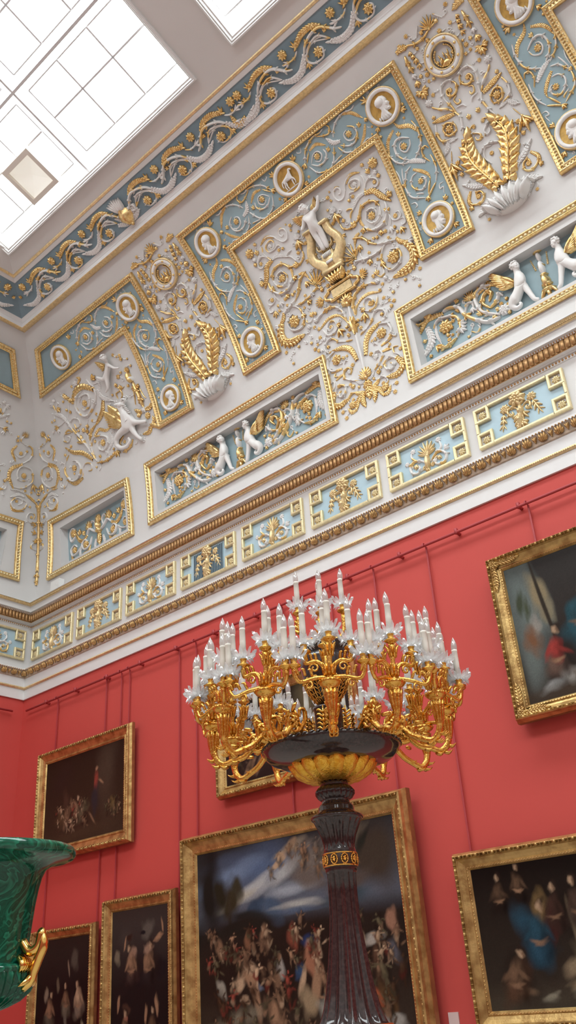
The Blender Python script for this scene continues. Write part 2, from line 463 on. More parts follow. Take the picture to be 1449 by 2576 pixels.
DATA = {
 'arab': """Rg 75 1147,3527
Bg 50 1041,3449 1025,3521
Bw 50 1102,3409 1158,3410
Bg 50 1123,3347 1174,3339
Bw 50 1041,3400 990,3383
Sw 12 868,3263 908,3324 974,3381 1052,3368 1103,3310 1094,3255 1038,3241 1017,3292
Rg 30 1052,3306
Sw 11 628,3439 665,3516 739,3569 818,3580
Lg 50 681,3518 755,3571 828,3573 909,3540
Sw 12 917,3504 938,3417 908,3324
Sw 12 630,3326 661,3381 751,3362 845,3377 865,3451 813,3497 729,3501 708,3439 750,3387 792,3398 797,3444
Rw 35 789,3443
Sw 11 623,3443 565,3379 484,3379 446,3454 467,3528 537,3547 569,3502 548,3452 510,3463
Lg 30 473,3525 516,3561 564,3543
Bg 30 370,3438 386,3466
Bg 25 402,3557 424,3568
Bg 40 624,3316 604,3279
Lw 70 852,3260 768,3263 685,3228 617,3170
Sw 12 617,3170 554,3133 504,3038
Sw 12 617,3170 563,3204 506,3207
Sw 12 868,3263 888,3287 903,3328
Lg 100 863,3254 982,3215 1058,3093 1139,2980
Bg 70 1146,3037 1216,3067
Sw 20 1071,3011 1061,2893 966,2766 844,2741 723,2784 656,2881
Sg 18 518,2979 639,3018 715,3109 814,3135 934,3097 980,2994
Sw 16 980,2994 953,2898 874,2835 784,2853 727,2938
Sw 14 727,2938 786,3027 870,3025 904,2954 865,2903
Rg 60 821,2943
Lg 50 656,2881 636,2957 655,3021
Bg 55 1038,2858 1069,2938
Sw 11 1057,2871 1044,2755 1013,2674
Sw 10 1054,2835 1071,2726 1150,2689 1203,2718 1192,2780 1143,2792
Rg 35 1125,2754
Sw 10 1150,2689 1221,2669 1231,2601 1172,2589 1164,2631
Bg 45 1138,2572 1161,2471
Bw 45 1004,2655 996,2560
Bg 50 863,2692 831,2623
Bg 50 647,2862 598,2791
Bg 35 307,2954 365,2907
Fw 70 328,3286 337,3382
Bg 70 345,3262 350,3107
Sg 13 350,3107 358,3038 418,2983 497,2966 559,3004
Bg 60 508,2959 569,3023
Lg 60 552,2844 484,2822 430,2740
Sg 18 429,2829 568,2758 652,2631 734,2563
Sw 18 734,2563 851,2511 938,2489 1010,2464
Lg 80 1018,2484 1055,2411 1135,2344
Bw 60 1163,2346 1245,2320
Lg 170 1122,2345 1175,2226 1155,2088 1033,2010 844,2009
Rg 95 890,2273
Sw 16 847,2501 760,2427 709,2305 752,2166 830,2119 954,2159 1005,2254 975,2348 883,2391
Sw 16 827,2488 731,2457 631,2454 496,2471 423,2501 341,2512 301,2471
Bg 45 301,2471 279,2419
Bg 50 564,2430 524,2352
Bg 50 721,2299 703,2220
Bw 45 478,2494 428,2447
Bg 50 493,2689 458,2596
Sw 11 458,2596 452,2535 496,2471
Fg 80 363,2562 258,2779
Sw 12 692,2227 691,2151 626,2126 576,2181
Bg 45 576,2181 593,2260
Sg 20 180,2110 277,2151 405,2137
Sw 18 405,2137 476,2114 526,2072
Bw 60 571,2088 514,2109
Bw 60 664,2057 714,2087
Fg 80 338,2308 470,2303
Bg 35 275,2465 323,2497
Sw 20 80,1827 89,1992 161,2097 217,2137
Lg 50 151,1957 236,2005 372,2012 521,1949
Bg 30 521,1949 571,1980
Sw 14 80,1827 126,1922 170,1970
Sw 14 229,1828 304,1773 413,1783 461,1852 485,1922
Sw 13 247,1842 263,1929 340,1958 399,1900 378,1839 320,1861 328,1904
Rg 30 346,1882
Bg 50 239,1858 179,1819
Bg 60 226,1780 190,1643
Sw 14 185,1560 295,1620 340,1680 407,1726 488,1692 530,1620 494,1543 444,1548
Bg 35 475,1651 465,1596
Bw 30 582,1662 599,1592
Bw 35 489,1776 534,1756
Sw 13 69,1527 185,1560
Lg 100 76,1205 129,1384 230,1486 387,1532
Rg 80 388,1374
Sw 18 384,1521 509,1462 552,1341 502,1249 405,1218
Lg 50 338,1207 405,1218 511,1232
Sw 13 547,1320 544,1262 585,1226 606,1257
Lw 40 499,1493 536,1423 549,1331
Sw 14 110,893 243,968 327,1055 308,1139 237,1166 190,1106 223,1051
Rw 40 227,1098
Lg 50 328,1115 404,1110 463,1089
Sg 12 434,1130 478,1153 450,1193
Sw 11 224,1270 255,1290 284,1249
Sw 12 619,846 567,947 506,1005 512,1086 584,1070
Rg 30 608,1014
Sw 17 515,879 491,941 410,973 334,918 352,823 433,791 464,847 418,896
Lg 120 524,922 592,777 498,684 341,708
Sw 14 181,734 250,763 307,727 332,665 310,616
Rg 60 273,588
Lg 70 70,695 151,713 197,749
Lg 100 70,695 100,582 82,482
Lg 90 82,689 180,600 224,493
Lg 70 224,493 299,490 349,559
Bg 50 194,860 256,851""",
 'cand': """Fg 90 -6,4431 23,4597
Sg 18 -19,4430 -117,4390 -236,4398 -348,4451
Lg 100 -496,4450 -427,4458 -355,4440
Lg 60 -429,4515 -422,4465 -373,4441
Sw 12 -110,4552 -190,4443
Bg 35 -345,4364 -356,4305
Bg 45 -329,4308 -349,4254
Bg 45 -313,4251 -347,4185
Bg 35 -307,4178 -340,4112
Sg 22 -422,4363 -431,4245 -426,4127
Bw 50 -444,4117 -433,4051
Bg 60 -438,4021 -449,3937
Bg 65 -455,3883 -533,3880
Bg 65 -432,3879 -337,3869
Bg 60 -428,3864 -434,3765
Rw 50 -432,3712
Sg 13 -421,3652 -401,3621 -351,3575
Sw 24 -369,3587 -299,3533 -245,3496
Sg 13 -245,3496 -193,3431
Sw 16 -182,3406 -195,3496 -231,3613 -235,3718 -181,3794 -83,3794 -31,3712
Sg 16 -83,3794 -31,3712 -54,3637 -124,3607 -177,3644 -164,3703 -119,3706
Rg 35 -131,3685
Sg 12 -84,3590 -138,3559 -124,3493 -76,3493 -80,3530
Bw 25 -252,3776 -279,3772
Bw 20 -128,3392 -141,3367
Sw 10 -155,3457 -75,3447 -40,3400
Lg 80 -209,3413 -325,3438 -479,3476
Bg 40 -463,3506 -452,3553
Sw 16 -199,3433 -162,3340 -186,3208 -225,3100
Sw 16 -474,3445 -510,3334 -487,3209 -363,3167
Sg 15 -269,3211 -265,3303 -345,3371 -419,3327 -391,3226 -311,3213 -259,3232
Rg 55 -344,3290
Lw 60 -438,3162 -357,3149 -320,3138
Lw 80 -422,3165 -468,3101 -520,3053
Sg 7 -440,3041 -494,2912
Bg 70 -504,2891 -515,2662
Bg 60 -523,2834 -518,2720
Lg 300 -77,2276 -163,2499 -236,2685 -260,2879 -178,3081
Sg 9 -178,3081 -106,3141 -60,3150
Fg 35 -86,3127 -35,3145
Sw 13 -199,3096 -102,3064 -31,3009 -45,2951 -94,2964 -98,3014
Bg 50 -72,3252 -58,3309
Sw 14 -156,2768 -76,2823 41,2838 113,2789
Sw 12 -51,2602 -97,2715 -50,2819 37,2800
Rg 30 0,2717
Lw 100 -101,2250 -204,2402 -344,2467 -460,2557
Bw 30 -387,2564 -404,2590
Sg 14 -432,2441 -484,2349 -451,2272 -353,2236 -284,2288 -300,2369 -364,2383 -380,2309
Lg 60 -422,2448 -484,2349 -469,2227
Rg 35 -350,2332
Bg 40 -471,2257 -510,2212
Lw 130 -82,2016 -174,2132 -259,2160 -405,2102
Lw 110 -63,2031 -107,2129 -167,2183
Lw 110 -44,2046 -34,2178 -41,2265""",
 'leg': """Lg 70 1899,3520 1831,3629 1707,3702 1674,3768
Sw 16 1883,3679 1907,3557 1899,3456 1874,3366 1799,3289 1714,3238
Lg 60 1616,3710 1511,3652 1457,3580 1431,3489
Bg 45 1642,3608 1672,3662
Sw 16 1762,3505 1667,3569 1589,3578 1536,3527 1519,3430 1555,3342 1635,3268
Sw 12 1758,3497 1728,3421 1646,3379 1594,3435 1607,3502 1654,3524
Rg 50 1648,3458
Sw 15 1422,3668 1399,3564 1422,3451 1476,3329 1596,3239
Lw 80 1819,3125 1701,3214 1605,3255
Sg 14 1871,3091 1826,3185 1837,3274 1897,3298 1927,3246
Sw 14 1912,3171 1918,3092 1917,2996 1882,2901 1835,2824
Sw 13 1619,3192 1528,3153 1478,3077 1435,3017
Sw 11 1500,3237 1462,3142 1431,3031
Sw 11 1406,3265 1417,3171 1399,3040
Sw 15 1435,3017 1435,2919 1471,2819 1625,2720
Bg 40 1418,3006 1452,3050
Lg 60 1625,3134 1714,3054 1777,2970 1784,2911
Sw 14 1653,3072 1575,3058 1525,2981 1546,2902 1632,2836 1716,2890 1717,2966 1673,2994
Rg 45 1655,2946
Sg 15 1776,2895 1680,2740
Sg 15 1831,2816 1732,2750 1661,2697
Bg 50 1669,2714 1638,2646
Sw 12 1527,2838 1612,2794 1614,2772
Sw 10 1922,2767 1863,2762 1849,2707 1896,2709 1871,2628
Sw 10 1408,2760 1471,2742 1483,2691 1444,2682
Bg 50 1851,2543 1889,2605
Bg 50 1489,2571 1439,2619
Bg 50 1849,2194 1902,2128
Bg 50 1497,2195 1447,2126
Bg 50 1821,3858 1897,3827
Bg 50 1461,3858 1420,3799""",
 'band': """Lg 60 1118,4284 1231,4227 1327,4097
Sw 14 1314,4285 1254,4262 1137,4291 1056,4282 972,4247 897,4180 856,4116
Lg 55 1323,3997 1240,3886 1130,3803
Bg 40 1233,4019 1267,4074
Bg 45 1362,4060 1371,4003
Sw 14 1092,4127 1170,4062 1172,3957 1095,3892 994,3900 889,3976
Sw 11 1178,3979 1090,3934 1010,3974 1002,4058 1069,4091
Rg 50 1066,4028
Sw 14 845,3979 908,3859 1011,3804 1071,3829
Sw 11 1081,3771 1195,3812 1276,3823 1280,3781
Lw 80 918,4022 820,4061 768,4149
Sg 14 645,4270 749,4214 832,4198 874,4262 843,4308
Sw 15 781,4298 713,4278 613,4292 491,4253 401,4192 325,4080
Lg 55 469,4174 590,4188 696,4110
Sg 13 445,4163 342,4056
Sw 14 392,4010 487,3934 602,3940 661,4008 647,4083
Sw 11 398,4019 482,4098 563,4099 594,4025 529,3974 462,4018
Rg 50 523,4051
Sw 14 346,4013 427,3866 581,3807 678,3837 754,3933 802,4021
Sw 12 621,3821 780,3851 847,3859
Sw 12 637,3797 784,3808 845,3781
Bg 40 695,4012 736,4064
Bg 50 319,4071 264,4012
Sw 9 372,4292 345,4229 294,4249 295,4275
Bg 50 185,4199 225,4281
Bg 45 170,3855 240,3824
Bg 50 1489,4215 1419,4289
Bg 50 1832,3866 1902,3818""",
 'grif': """Lg 120 2389,3258 2210,3396 2015,3407 1830,3291 1731,3442
Bg 50 1703,3404 1740,3490
Sw 18 2425,3274 2405,3132 2270,2996 2047,2915 1897,3002 1854,3176 1980,3321 2147,3342
Sw 15 1982,3098 2016,3031 2182,3054 2244,3227 2075,3275 1967,3191
Rg 60 2083,3135
Lw 100 2473,3200 2521,3043 2697,2892
Lg 110 2508,2982 2391,2822 2178,2703
Sg 20 2151,2699 1994,2636 1885,2517
Sw 14 1885,2517 1864,2359 1896,2127
Sw 20 1913,2104 1792,2424 1671,2698 1579,2859 1507,3082
Lw 90 1537,2964 1441,3182 1267,3316
Bg 70 1698,2550 1622,2703
Sw 13 1486,2833 1324,2872 1269,2776 1368,2714 1447,2765 1371,2816
Lg 40 1535,2828 1448,2902 1332,2885
Sw 13 1579,2859 1583,2995 1705,3024 1809,2941 1782,2852 1677,2849 1655,2944
Bg 50 1254,3060 1145,3057
Bw 40 1228,3019 1217,2937
Sw 11 1507,3082 1333,3058 1213,3079
Bw 45 1373,3459 1274,3436
Bw 50 1412,3475 1461,3522
Bg 50 1433,3360 1456,3262
Sw 13 1363,3446 1365,3340 1378,3246
Sw 11 1725,3290 1662,3199 1556,3076
Bg 40 1614,3204 1621,3253
Bg 40 1656,3150 1713,3157
Sw 17 1896,2127 1876,2387 1981,2508 2165,2476 2315,2375 2289,2254 2146,2201 2044,2313 2106,2402
Lg 60 2015,2527 2170,2590 2325,2503 2470,2503
Bg 40 2430,2521 2476,2566
Rg 60 2177,2337
Lw 70 2386,2426 2425,2292 2303,2166
Lg 90 1816,2179 1620,2382 1389,2499 1266,2622
Sw 17 1261,2504 1100,2385 1056,2215 1196,2020 1380,2028 1477,2156 1413,2319 1303,2366
Rg 60 1310,2227
Lg 90 1465,1975 1255,1961 1063,2092
Sw 12 1063,2092 981,2006 859,2039 856,2109 914,2120
Sw 12 1470,1990 1554,2157 1664,2177 1762,2102 1732,2014 1638,2037
Sg 18 1902,2075 2127,2011 2325,2024 2458,2064
Lw 50 1967,2047 1969,1980 1929,1930
Bg 50 2458,2064 2487,1937
Sw 11 2008,2849 1879,2706 1858,2513
Bg 50 1831,2711 1792,2779
Bg 50 1921,2737 1971,2782
Bg 50 1865,2678 1940,2678
Sw 11 2347,3481 2385,3361 2433,3287
Lw 60 2441,3333 2568,3304 2573,3201
Lg 60 2126,3489 2219,3546 2174,3586
Bg 60 2466,3405 2583,3431
Fw 70 2098,3486 2071,3585
Bg 50 3067,3188 3000,3156
Bg 50 3232,3400 3292,3386
Sg 12 2874,3070 2961,2978 2972,2875 2892,2815
Sg 12 3075,2972 2946,2953 2850,2950 2843,2855
Bg 50 2979,2969 2999,3042
Bg 45 2936,2810 2927,2750
Bg 50 2911,3052 2924,3112
Fg 60 3250,3146 3305,3232
Sg 45 3268,3137 3266,3040 3292,2947
Sw 50 3265,3057 3278,3002 3292,2947
Sg 30 3292,2947 3320,2707 3327,2463
Bg 50 3285,2853 3198,2863
Bg 50 3328,2848 3406,2826
Sg 10 3234,2845 3216,2725 3168,2586
Sg 10 3375,2809 3405,2650 3440,2585
Lg 100 3324,2432 3213,2436 3131,2507
Lg 100 3343,2423 3447,2406 3514,2454
Bg 70 3182,2418 3178,2356
Bw 60 3336,2458 3276,2374
Rg 60 3359,2303
Lg 110 3538,2013 3396,2111 3304,2041 3174,2053
Lg 90 3396,2111 3459,2161 3461,2224
Sg 20 2888,2085 2784,1985 2593,1972
Lg 60 2690,2239 2566,2164 2586,2090
Sw 11 2948,2058 2968,1984 2899,1983""",
 'corn': """Sg 20 -83,727 -61,1056 -17,1335 37,1607 104,1843 177,1985 318,2033
Bg 35 -3,1295 91,1300
Sw 12 -30,1136 96,1155 83,1237 20,1222
Lg 60 233,2028 326,2056 419,2084
Sw 13 441,2088 591,2105 742,2070
Lw 70 443,2035 568,2037 700,1944
Sw 13 465,1974 370,1934 414,1800 563,1741 670,1840 603,1958 483,1967 462,1898 529,1845
Lg 50 667,1829 600,1726 405,1764
Lg 80 672,2581 833,2447 844,2286 722,2130
Sw 14 722,2130 532,2169 390,2332 410,2468 498,2563 673,2541 718,2418 643,2292 511,2321
Rg 55 575,2399
Bg 50 349,2309 268,2185
Sw 13 678,2591 577,2714 556,2842 627,2943 767,2934
Lg 60 891,2866 941,2739 828,2605
Rg 40 769,2762
Sw 11 679,2749 767,2684 862,2708
Sw 12 773,2944 860,2985 818,3110
Fg 50 807,3062 820,3175
Bg 30 880,2950 953,2969
Sw 12 69,1660 204,1608 301,1675 265,1780 161,1782 159,1691
Rg 30 211,1716
Bg 30 78,1604 196,1572
Bg 35 49,1445 155,1458
Sg 13 340,2313 277,2260
Sg 16 -97,737 -100,609 -106,482
Bg 30 -97,711 -105,585""",
 'nich': """Lw 130 -1640,1184 -1621,987 -1747,841
Lw 50 -1523,1167 -1533,1017 -1506,885
Lg 90 -1377,1260 -1510,1286 -1632,1286 -1781,1154
Sg 22 -1632,1286 -1764,1292 -1781,1379 -1717,1383 -1709,1319
Bg 80 -1609,1293 -1572,1389
Sw 28 -1372,1276 -1273,1277 -1139,1200 -1095,1079 -981,937 -812,801 -652,784
Sw 22 -1554,1126 -1474,1198 -1340,1180 -1204,1103 -1185,957 -1275,834
Sg 22 -1275,834 -1423,781 -1567,840
Rg 100 -1383,1059
Bw 50 -1198,984 -1089,960
Bw 50 -1194,924 -1115,859
Bg 50 -1198,1196 -1114,1186
Bg 50 -1580,867 -1501,785
Sw 26 -643,817 -722,863 -857,980 -906,1142 -873,1257 -769,1290 -664,1266
Lg 90 -857,1247 -732,1287 -612,1254 -512,1128
Sg 24 -748,973 -826,1095 -761,1190 -677,1160 -741,1065
Sw 22 -748,973 -646,1009 -588,1088 -548,1035
Fg 100 -978,1223 -964,1367
Bg 50 -700,1334 -674,1385
Bg 50 -1170,1295 -1125,1346
Bg 50 -1353,1342 -1316,1399
Sw 12 -859,1305 -781,1373 -695,1350
Sw 12 -1259,1327 -1210,1357 -1165,1311
Sw 16 -1095,1079 -1025,1192 -955,1171 -962,1079
Bw 50 -974,1105 -975,1029
Rw 80 -581,847
Sw 12 -1069,814 -991,750 -942,799 -966,851
Bg 60 -882,956 -917,1034
Bg 60 -739,797 -691,844""",
 'top': """Lw 100 2623,200 2503,80 2322,51 2159,126
Sw 22 2623,200 2709,285 2856,342 2996,334 3128,214 3226,157
Sw 16 2653,209 2801,267 2916,269 3019,154
Sw 12 2811,260 2948,234 3030,147
Lg 100 3005,342 2900,409 2730,410 2573,330
Bg 40 2583,338 2576,440
Lw 100 3023,111 3145,59 3301,67 3455,197
Sw 15 3030,147 2812,246 2674,195 2618,119 2675,41 2818,34 2872,125 2807,180
Rg 75 2802,114
Bg 50 2610,96 2584,13
Sw 14 2575,301 2496,253 2382,256 2297,281
Rg 70 2380,377
Bg 40 2183,254 2228,297
Bw 40 2393,249 2298,267""",
 'fa': """Fg 120 2571,5725 2574,5924
Sg 35 2569,5726 2563,5626 2554,5537
Sw 18 2601,5627 2645,5662 2720,5711 2790,5678 2830,5612 2794,5537 2728,5531 2668,5568 2669,5632 2711,5659
Bg 45 2737,5647 2719,5590
Sw 15 2710,5707 2774,5751 2753,5855
Rw 40 2746,5868
Bw 45 2812,5700 2880,5742
Sw 18 2540,5599 2511,5660 2440,5702 2373,5714 2315,5656 2332,5573 2405,5540 2449,5576 2431,5649
Bg 45 2404,5662 2384,5596
Sw 15 2421,5706 2353,5780 2355,5856
Rw 40 2376,5865
Rw 35 2271,5728
Rg 35 2507,5577
Rg 35 2622,5580
Bg 50 2556,5554 2542,5496""",
 'fb': """Rg 110 6948,5885
Fg 100 6945,5807 6964,5928
Sg 35 6965,5788 6970,5717 6947,5629 6932,5500
Sg 16 6947,5727 6909,5783 6856,5806 6809,5782 6829,5714 6869,5721 6857,5761
Rg 65 6780,5829
Bg 40 6756,5760 6737,5689
Bg 45 6745,5706 6725,5625
Bg 30 6727,5644 6701,5557
Sg 16 6994,5756 7031,5789 7089,5774 7076,5711 7034,5724 7049,5757
Rg 60 7119,5839
Bg 40 7128,5776 7162,5703
Bg 45 7149,5728 7185,5625
Bg 30 7168,5661 7215,5568
Bg 60 6930,5676 6857,5609
Bg 50 6975,5686 7042,5599
Bg 70 6935,5518 6872,5544
Bg 70 6951,5569 7020,5502
Bg 70 6943,5592 6931,5491""",
}
# ------------------------------------------------------------------ the room
LX, LY = 27., 17.
def ring(prof, name, m, closed=False):
    mb = MB(); K = len(prof); vs = []
    for cx,cy in ((0,0),(1,0),(1,1),(0,1)):
        for t,z in prof:
            vs.append((t if cx==0 else LX-t, -t if cy==0 else -LY+t, z+Z0))
    fs = []
    for i in range(4):
        j = (i+1)%4
        for k in range(K-1): fs.append((i*K+k, j*K+k, j*K+k+1, i*K+k+1))
    mb.add(vs, fs)
    return struct(build(name, mb, m, None, smooth=False))
def quad(name, pts, m):
    mb = MB(); mb.add(pts, [tuple(range(len(pts)))]); return struct(build(name, mb, m, smooth=False))
quad('floor', [(0,0,0),(LX,0,0),(LX,-LY,0),(0,-LY,0)], FLOORM)
WT = 4.75 + Z0
quad('wall_back', [(0,0,0),(LX,0,0),(LX,0,WT),(0,0,WT)], RED)
quad('wall_left', [(0,0,0),(0,-LY,0),(0,-LY,WT),(0,0,WT)], RED)
quad('wall_right', [(LX,0,0),(LX,-LY,0),(LX,-LY,WT),(LX,0,WT)], REDF)
quad('wall_front', [(0,-LY,0),(LX,-LY,0),(LX,-LY,WT),(0,-LY,WT)], REDF)
# entablature, from the top of the red wall upwards
ring([(0,4.736),(.03,4.736),(.03,4.905)], 'trim_1', TRIM)
ring([(.03,4.905),(.045,4.908),(.058,4.925),(.052,4.945),(.045,4.95)], 'trim_2', GOLDM)
ring([(.045,4.95),(.045,5.095)], 'trim_3', TRIM)
ring([(.045,5.095),(.065,5.10),(.07,5.125),(.085,5.17),(.11,5.205)], 'trim_4', mat('leaf_moulding_ground', (.62,.50,.38), .5, .2, var=.3, vscale=20))
ring([(.11,5.205),(.12,5.21),(.12,5.245),(-.1,5.25)], 'trim_5', TRIM)
ring([(-.1,5.25),(-.1,6.065)], 'trim_6', WALL)
ring([(-.1,6.065),(-.085,6.07),(-.085,6.11),(-.06,6.112),(-.06,6.13),(-.02,6.14)], 'trim_7', TRIM)
ring([(-.02,6.14),(-.012,6.145),(-.005,6.20),(.0,6.262),(.02,6.268)], 'trim_8', BROWN)
ring([(.02,6.268),(.03,6.29),(.062,6.296)], 'trim_9', TRIM)
ring([(.062,6.296),(.066,6.385),(.075,6.392)], 'trim_10', TRIM)
ring([(.075,6.392),(.10,6.395),(.11,6.41),(.128,6.43)], 'trim_11', GOLDM)
ring([(.128,6.43),(.138,6.432),(.138,6.442),(-.16,6.445)], 'trim_12', TRIM)
def pattern(name, m, draw, mat_):
    """small repeated enrichment along the long wall and the end wall"""
    mb = MB(); draw(mb); 
    V = np.concatenate(mb.v)
    mb2 = MB(); mb2.add(np.c_[V[:,0], -V[:,2], V[:,1]+Z0], mb.f)
    sel = V[:,0] < 5.5
    mb3 = MB(); 
    if sel.all(): pass
    mb2.add(np.c_[V[:,2], -V[:,0], V[:,1]+Z0], [f for f in mb.f if all(sel[i] for i in f)])
    return struct(build(name, mb2, mat_))
def d_dent(mb):
    n = 205
    for i in range(n):
        x = .0 + i*.064; mb.box(x+.012, x+.056, 6.148, 6.258, .0, .026)
pattern('trim_13', None, d_dent, BROWN)
def d_bead(mb):
    for i in range(330):
        x = -.06 + i*.04; e_dome(mb, (x, 6.089), .014, .016, .02, -.088, 6, 2)
    for i in range(410):
        x = .02 + i*.032; e_dome(mb, (x, 6.279), .012, .010, .016, .022, 6, 2)
pattern('trim_14', None, d_bead, BROWN)
def d_leaf(mb):
    for i in range(68):
        x = .1 + i*.19
        for q in (-.034,0,.034): e_tear(mb, (x+q*.4,5.115), (x+q,5.20), .045, .03, .075, .03)
        e_tear(mb, (x-.02,5.12),(x-.055,5.165), .03,.02,.075,.02); e_tear(mb, (x+.02,5.12),(x+.055,5.165), .03,.02,.075,.02)
        e_tear(mb, (x+.095,5.20),(x+.095,5.12), .035,.025,.085,-.01)
        e_tear(mb, (x+.095,5.14),(x+.07,5.19), .025,.02,.08,.02); e_tear(mb, (x+.095,5.14),(x+.12,5.19), .025,.02,.08,.02)
    for i in range(330): e_dome(mb, (.06+i*.039, 5.214), .012,.010,.014,.118,6,2)
pattern('trim_15', None, d_leaf, mat('leaf_moulding_gilt', (.62,.38,.15), .42, .5, var=.35, vscale=30))
def d_fil(mb):
    for i in range(520): e_dome(mb, (.06+i*.025, 4.928), .008,.011,.012,.055,6,2)
pattern('trim_16', None, d_fil, GOLDM)
def d_rope(mb):
    for i in range(560): e_dome(mb, (.14+i*.023, 6.405), .009,.010,.010,.11,6,2)
pattern('trim_17', None, d_rope, GOLDM)
# cove surfaces with openings for the sunk panels
NS0, NS1 = .615, 1.34
OPEN = [(.62,2.44), (3.23,6.77), (8.36,11.90)]
def cove_side(name, L, opens, end):
    mb = MB(); fn = cove_map(0,1,end)
    rows = list(np.linspace(0,NS0,5)) + list(np.linspace(NS0,NS1,7))[1:] + list(np.linspace(NS1,4.84,30))[1:]
    for a,b in zip(rows[:-1], rows[1:]):
        mid = .5*(a+b); br = [None]
        if NS0 < mid < NS1:
            xs = [None]
            segs = []; prev = None
            for o in opens: segs.append((prev,o[0])); prev = o[1]
            segs.append((prev,'L'))
        else: segs = [(None,'L')]
        for l,r in segs:
            la = cT(a) if l is None else l; lb = cT(b) if l is None else l
            ra = L-cT(a) if r == 'L' else r; rb = L-cT(b) if r == 'L' else r
            mb.add([(la,a,0),(ra,a,0),(rb,b,0),(lb,b,0)], [(0,1,2,3)])
    return struct(build(name, mb, WALL, None, fn, smooth=False))
cove_side('wall_cove_back', LX, OPEN, False)
cove_side('wall_cove_left', LY, OPEN[:1], True)
def far_cove(name, side):
    mb = MB(); ss = np.linspace(0,4.84,24); vs = []
    for s in ss:
        t = float(np.interp(s,_A,_T)); z = float(np.interp(s,_A,_Z))+Z0
        if side == 'r': vs += [(LX-t,-t,z),(LX-t,-LY+t,z)]
        else: vs += [(t,-LY+t,z),(LX-t,-LY+t,z)]
    mb.add(vs, [(2*i,2*i+1,2*i+3,2*i+2) for i in range(len(ss)-1)])
    struct(build(name, mb, WALL))
far_cove('wall_cove_right','r'); far_cove('wall_cove_front','f')
# mouldings at the head of the cove, blue band, ceiling border
ring([(1.66,10.66),(1.70,10.632),(1.735,10.622),(1.775,10.622),(1.787,10.628)], 'trim_18', GOLDM)
ring([(1.787,10.628),(1.795,10.66),(1.80,10.69),(1.812,10.70),(1.815,10.715),(1.835,10.735),(1.855,10.746)], 'trim_19', TRIM)
ring([(1.855,10.746),(2.29,10.983)], 'trim_20', BLUED)
ring([(2.29,10.983),(2.30,10.975),(2.345,10.998),(2.36,11.01)], 'trim_21', CEIL)
ring([(2.36,11.01),(2.365,11.004),(2.392,11.018),(2.40,11.035)], 'trim_22', GOLDM)
TH = math.radians(20); c20, s20 = math.cos(TH), math.sin(TH)
R0, RW0, RW1, RT = 0., .355, 3.25, 4.2
WX = [(2.74+5.24*k, 7.13+5.24*k) for k in range(5)]
def slope(x, r, off=0., far=False):
    y = -2.385 - r*c20 + off*s20; z = 11.035 + r*s20 + off*c20 + Z0
    return (x, (-LY - y) if far else y, z)
def ceil_slope(far):
    mb = MB(); A = lambda *q: mb.add([slope(x,r,0,far) for x,r in q], [tuple(range(len(q)))])
    A((2.385,0),(LX-2.385,0),(LX-2.72,RW0),(2.72,RW0))
    prev = 2.70
    for a,b in WX + [(LX-2.7,LX)]:
        A((prev,RW0),(a,RW0),(a,RW1),(prev,RW1)); prev = b
    A((2.70,RW1),(LX-2.7,RW1),(LX-2.7,RT),(2.70,RT))
    return mb
mbc = MB()
for far in (False, True):
    q = ceil_slope(far); mbc.add(np.concatenate(q.v), q.f)
zt = 11.035+RT*s20+Z0; yt = -2.385-RT*c20
mbc.add([(2.7,yt,zt),(LX-2.7,yt,zt),(LX-2.7,-LY-yt,zt),(2.7,-LY-yt,zt)], [(0,1,2,3)])
for x0,x1 in ((2.385,2.72),(LX-2.385,LX-2.72)):
    z0 = 11.035+Z0; z1 = 11.035+RW0*s20+Z0
    mbc.add([(x0,-2.385,z0),(x0,-LY+2.385,z0),(x1,-LY+2.72,z1),(x1,-2.72,z1)], [(0,1,2,3)])
    mbc.add([(x1,-2.72,z1),(x1,-LY+2.72,z1),(x1,-LY-yt,zt+.4),(x1,yt,zt+.4)], [(0,1,2,3)])
struct(build('ceiling', mbc, CEIL, smooth=False))
def window(k, x0, x1, far):
    root = empty('window_%d'%k, slope((x0+x1)/2, RW0, 0, far)); struct(root)
    S = lambda V: np.array([slope(v[0],v[1],v[2],far) for v in V])
    def bar(mb, a, b, r0, r1, h0, h1): mb.box(a,b,r0,r1,h0,h1)
    fr = frame([(x0,RW0),(x1,RW0),(x1,RW1),(x0,RW1)], [(-.085,.0),(-.085,-.035),(-.075,-.045),(-.06,-.045),(-.045,-.02),(-.035,-.03),(0,.035),(.0,.14)], 9.)
    build('frame', fr, TRIM, root, S, smooth=False)
    pn = MB(); pn.add([(x0,RW0,.13),(x1,RW0,.13),(x1,RW1,.13),(x0,RW1,.13)], [(0,1,2,3)])
    build('pane', pn, SKYGLASS, root, S, smooth=False)
    g = MB(); xm = x0+2.13
    bar(g, xm-.018, xm+.018, RW0, RW1, .06, .10); bar(g, x0, x1, 1.785, 1.827, .05, .10)
    build('main_bar', g, mat('bar_grey',(.7,.68,.68),.6), root, S, smooth=False)
    g = MB()
    for a,b in ((x0+.05,xm-.12),(xm+.2,x1-.02)):
        for r,s_ in ((.58,1.68),(1.95,3.05)):
            for q in (1,2):
                xx = a+(b-a)*q/3; bar(g, xx-.014, xx+.014, r, s_, .09, .115)
            rr = r+(s_-r)*.56; bar(g, a, b, rr-.014, rr+.014, .09, .115)
            for e in (r, s_): bar(g, a, b, e-.011, e+.011, .10, .12)
            for e in (a, b): bar(g, e-.011, e+.011, r, s_, .10, .12)
    build('glazing_bar', g, LEAD, root, S, smooth=False)
    return root
k = 1
for far in (False, True):
    for a,b in WX[:4]:
        window(k, a, b, far); k += 1
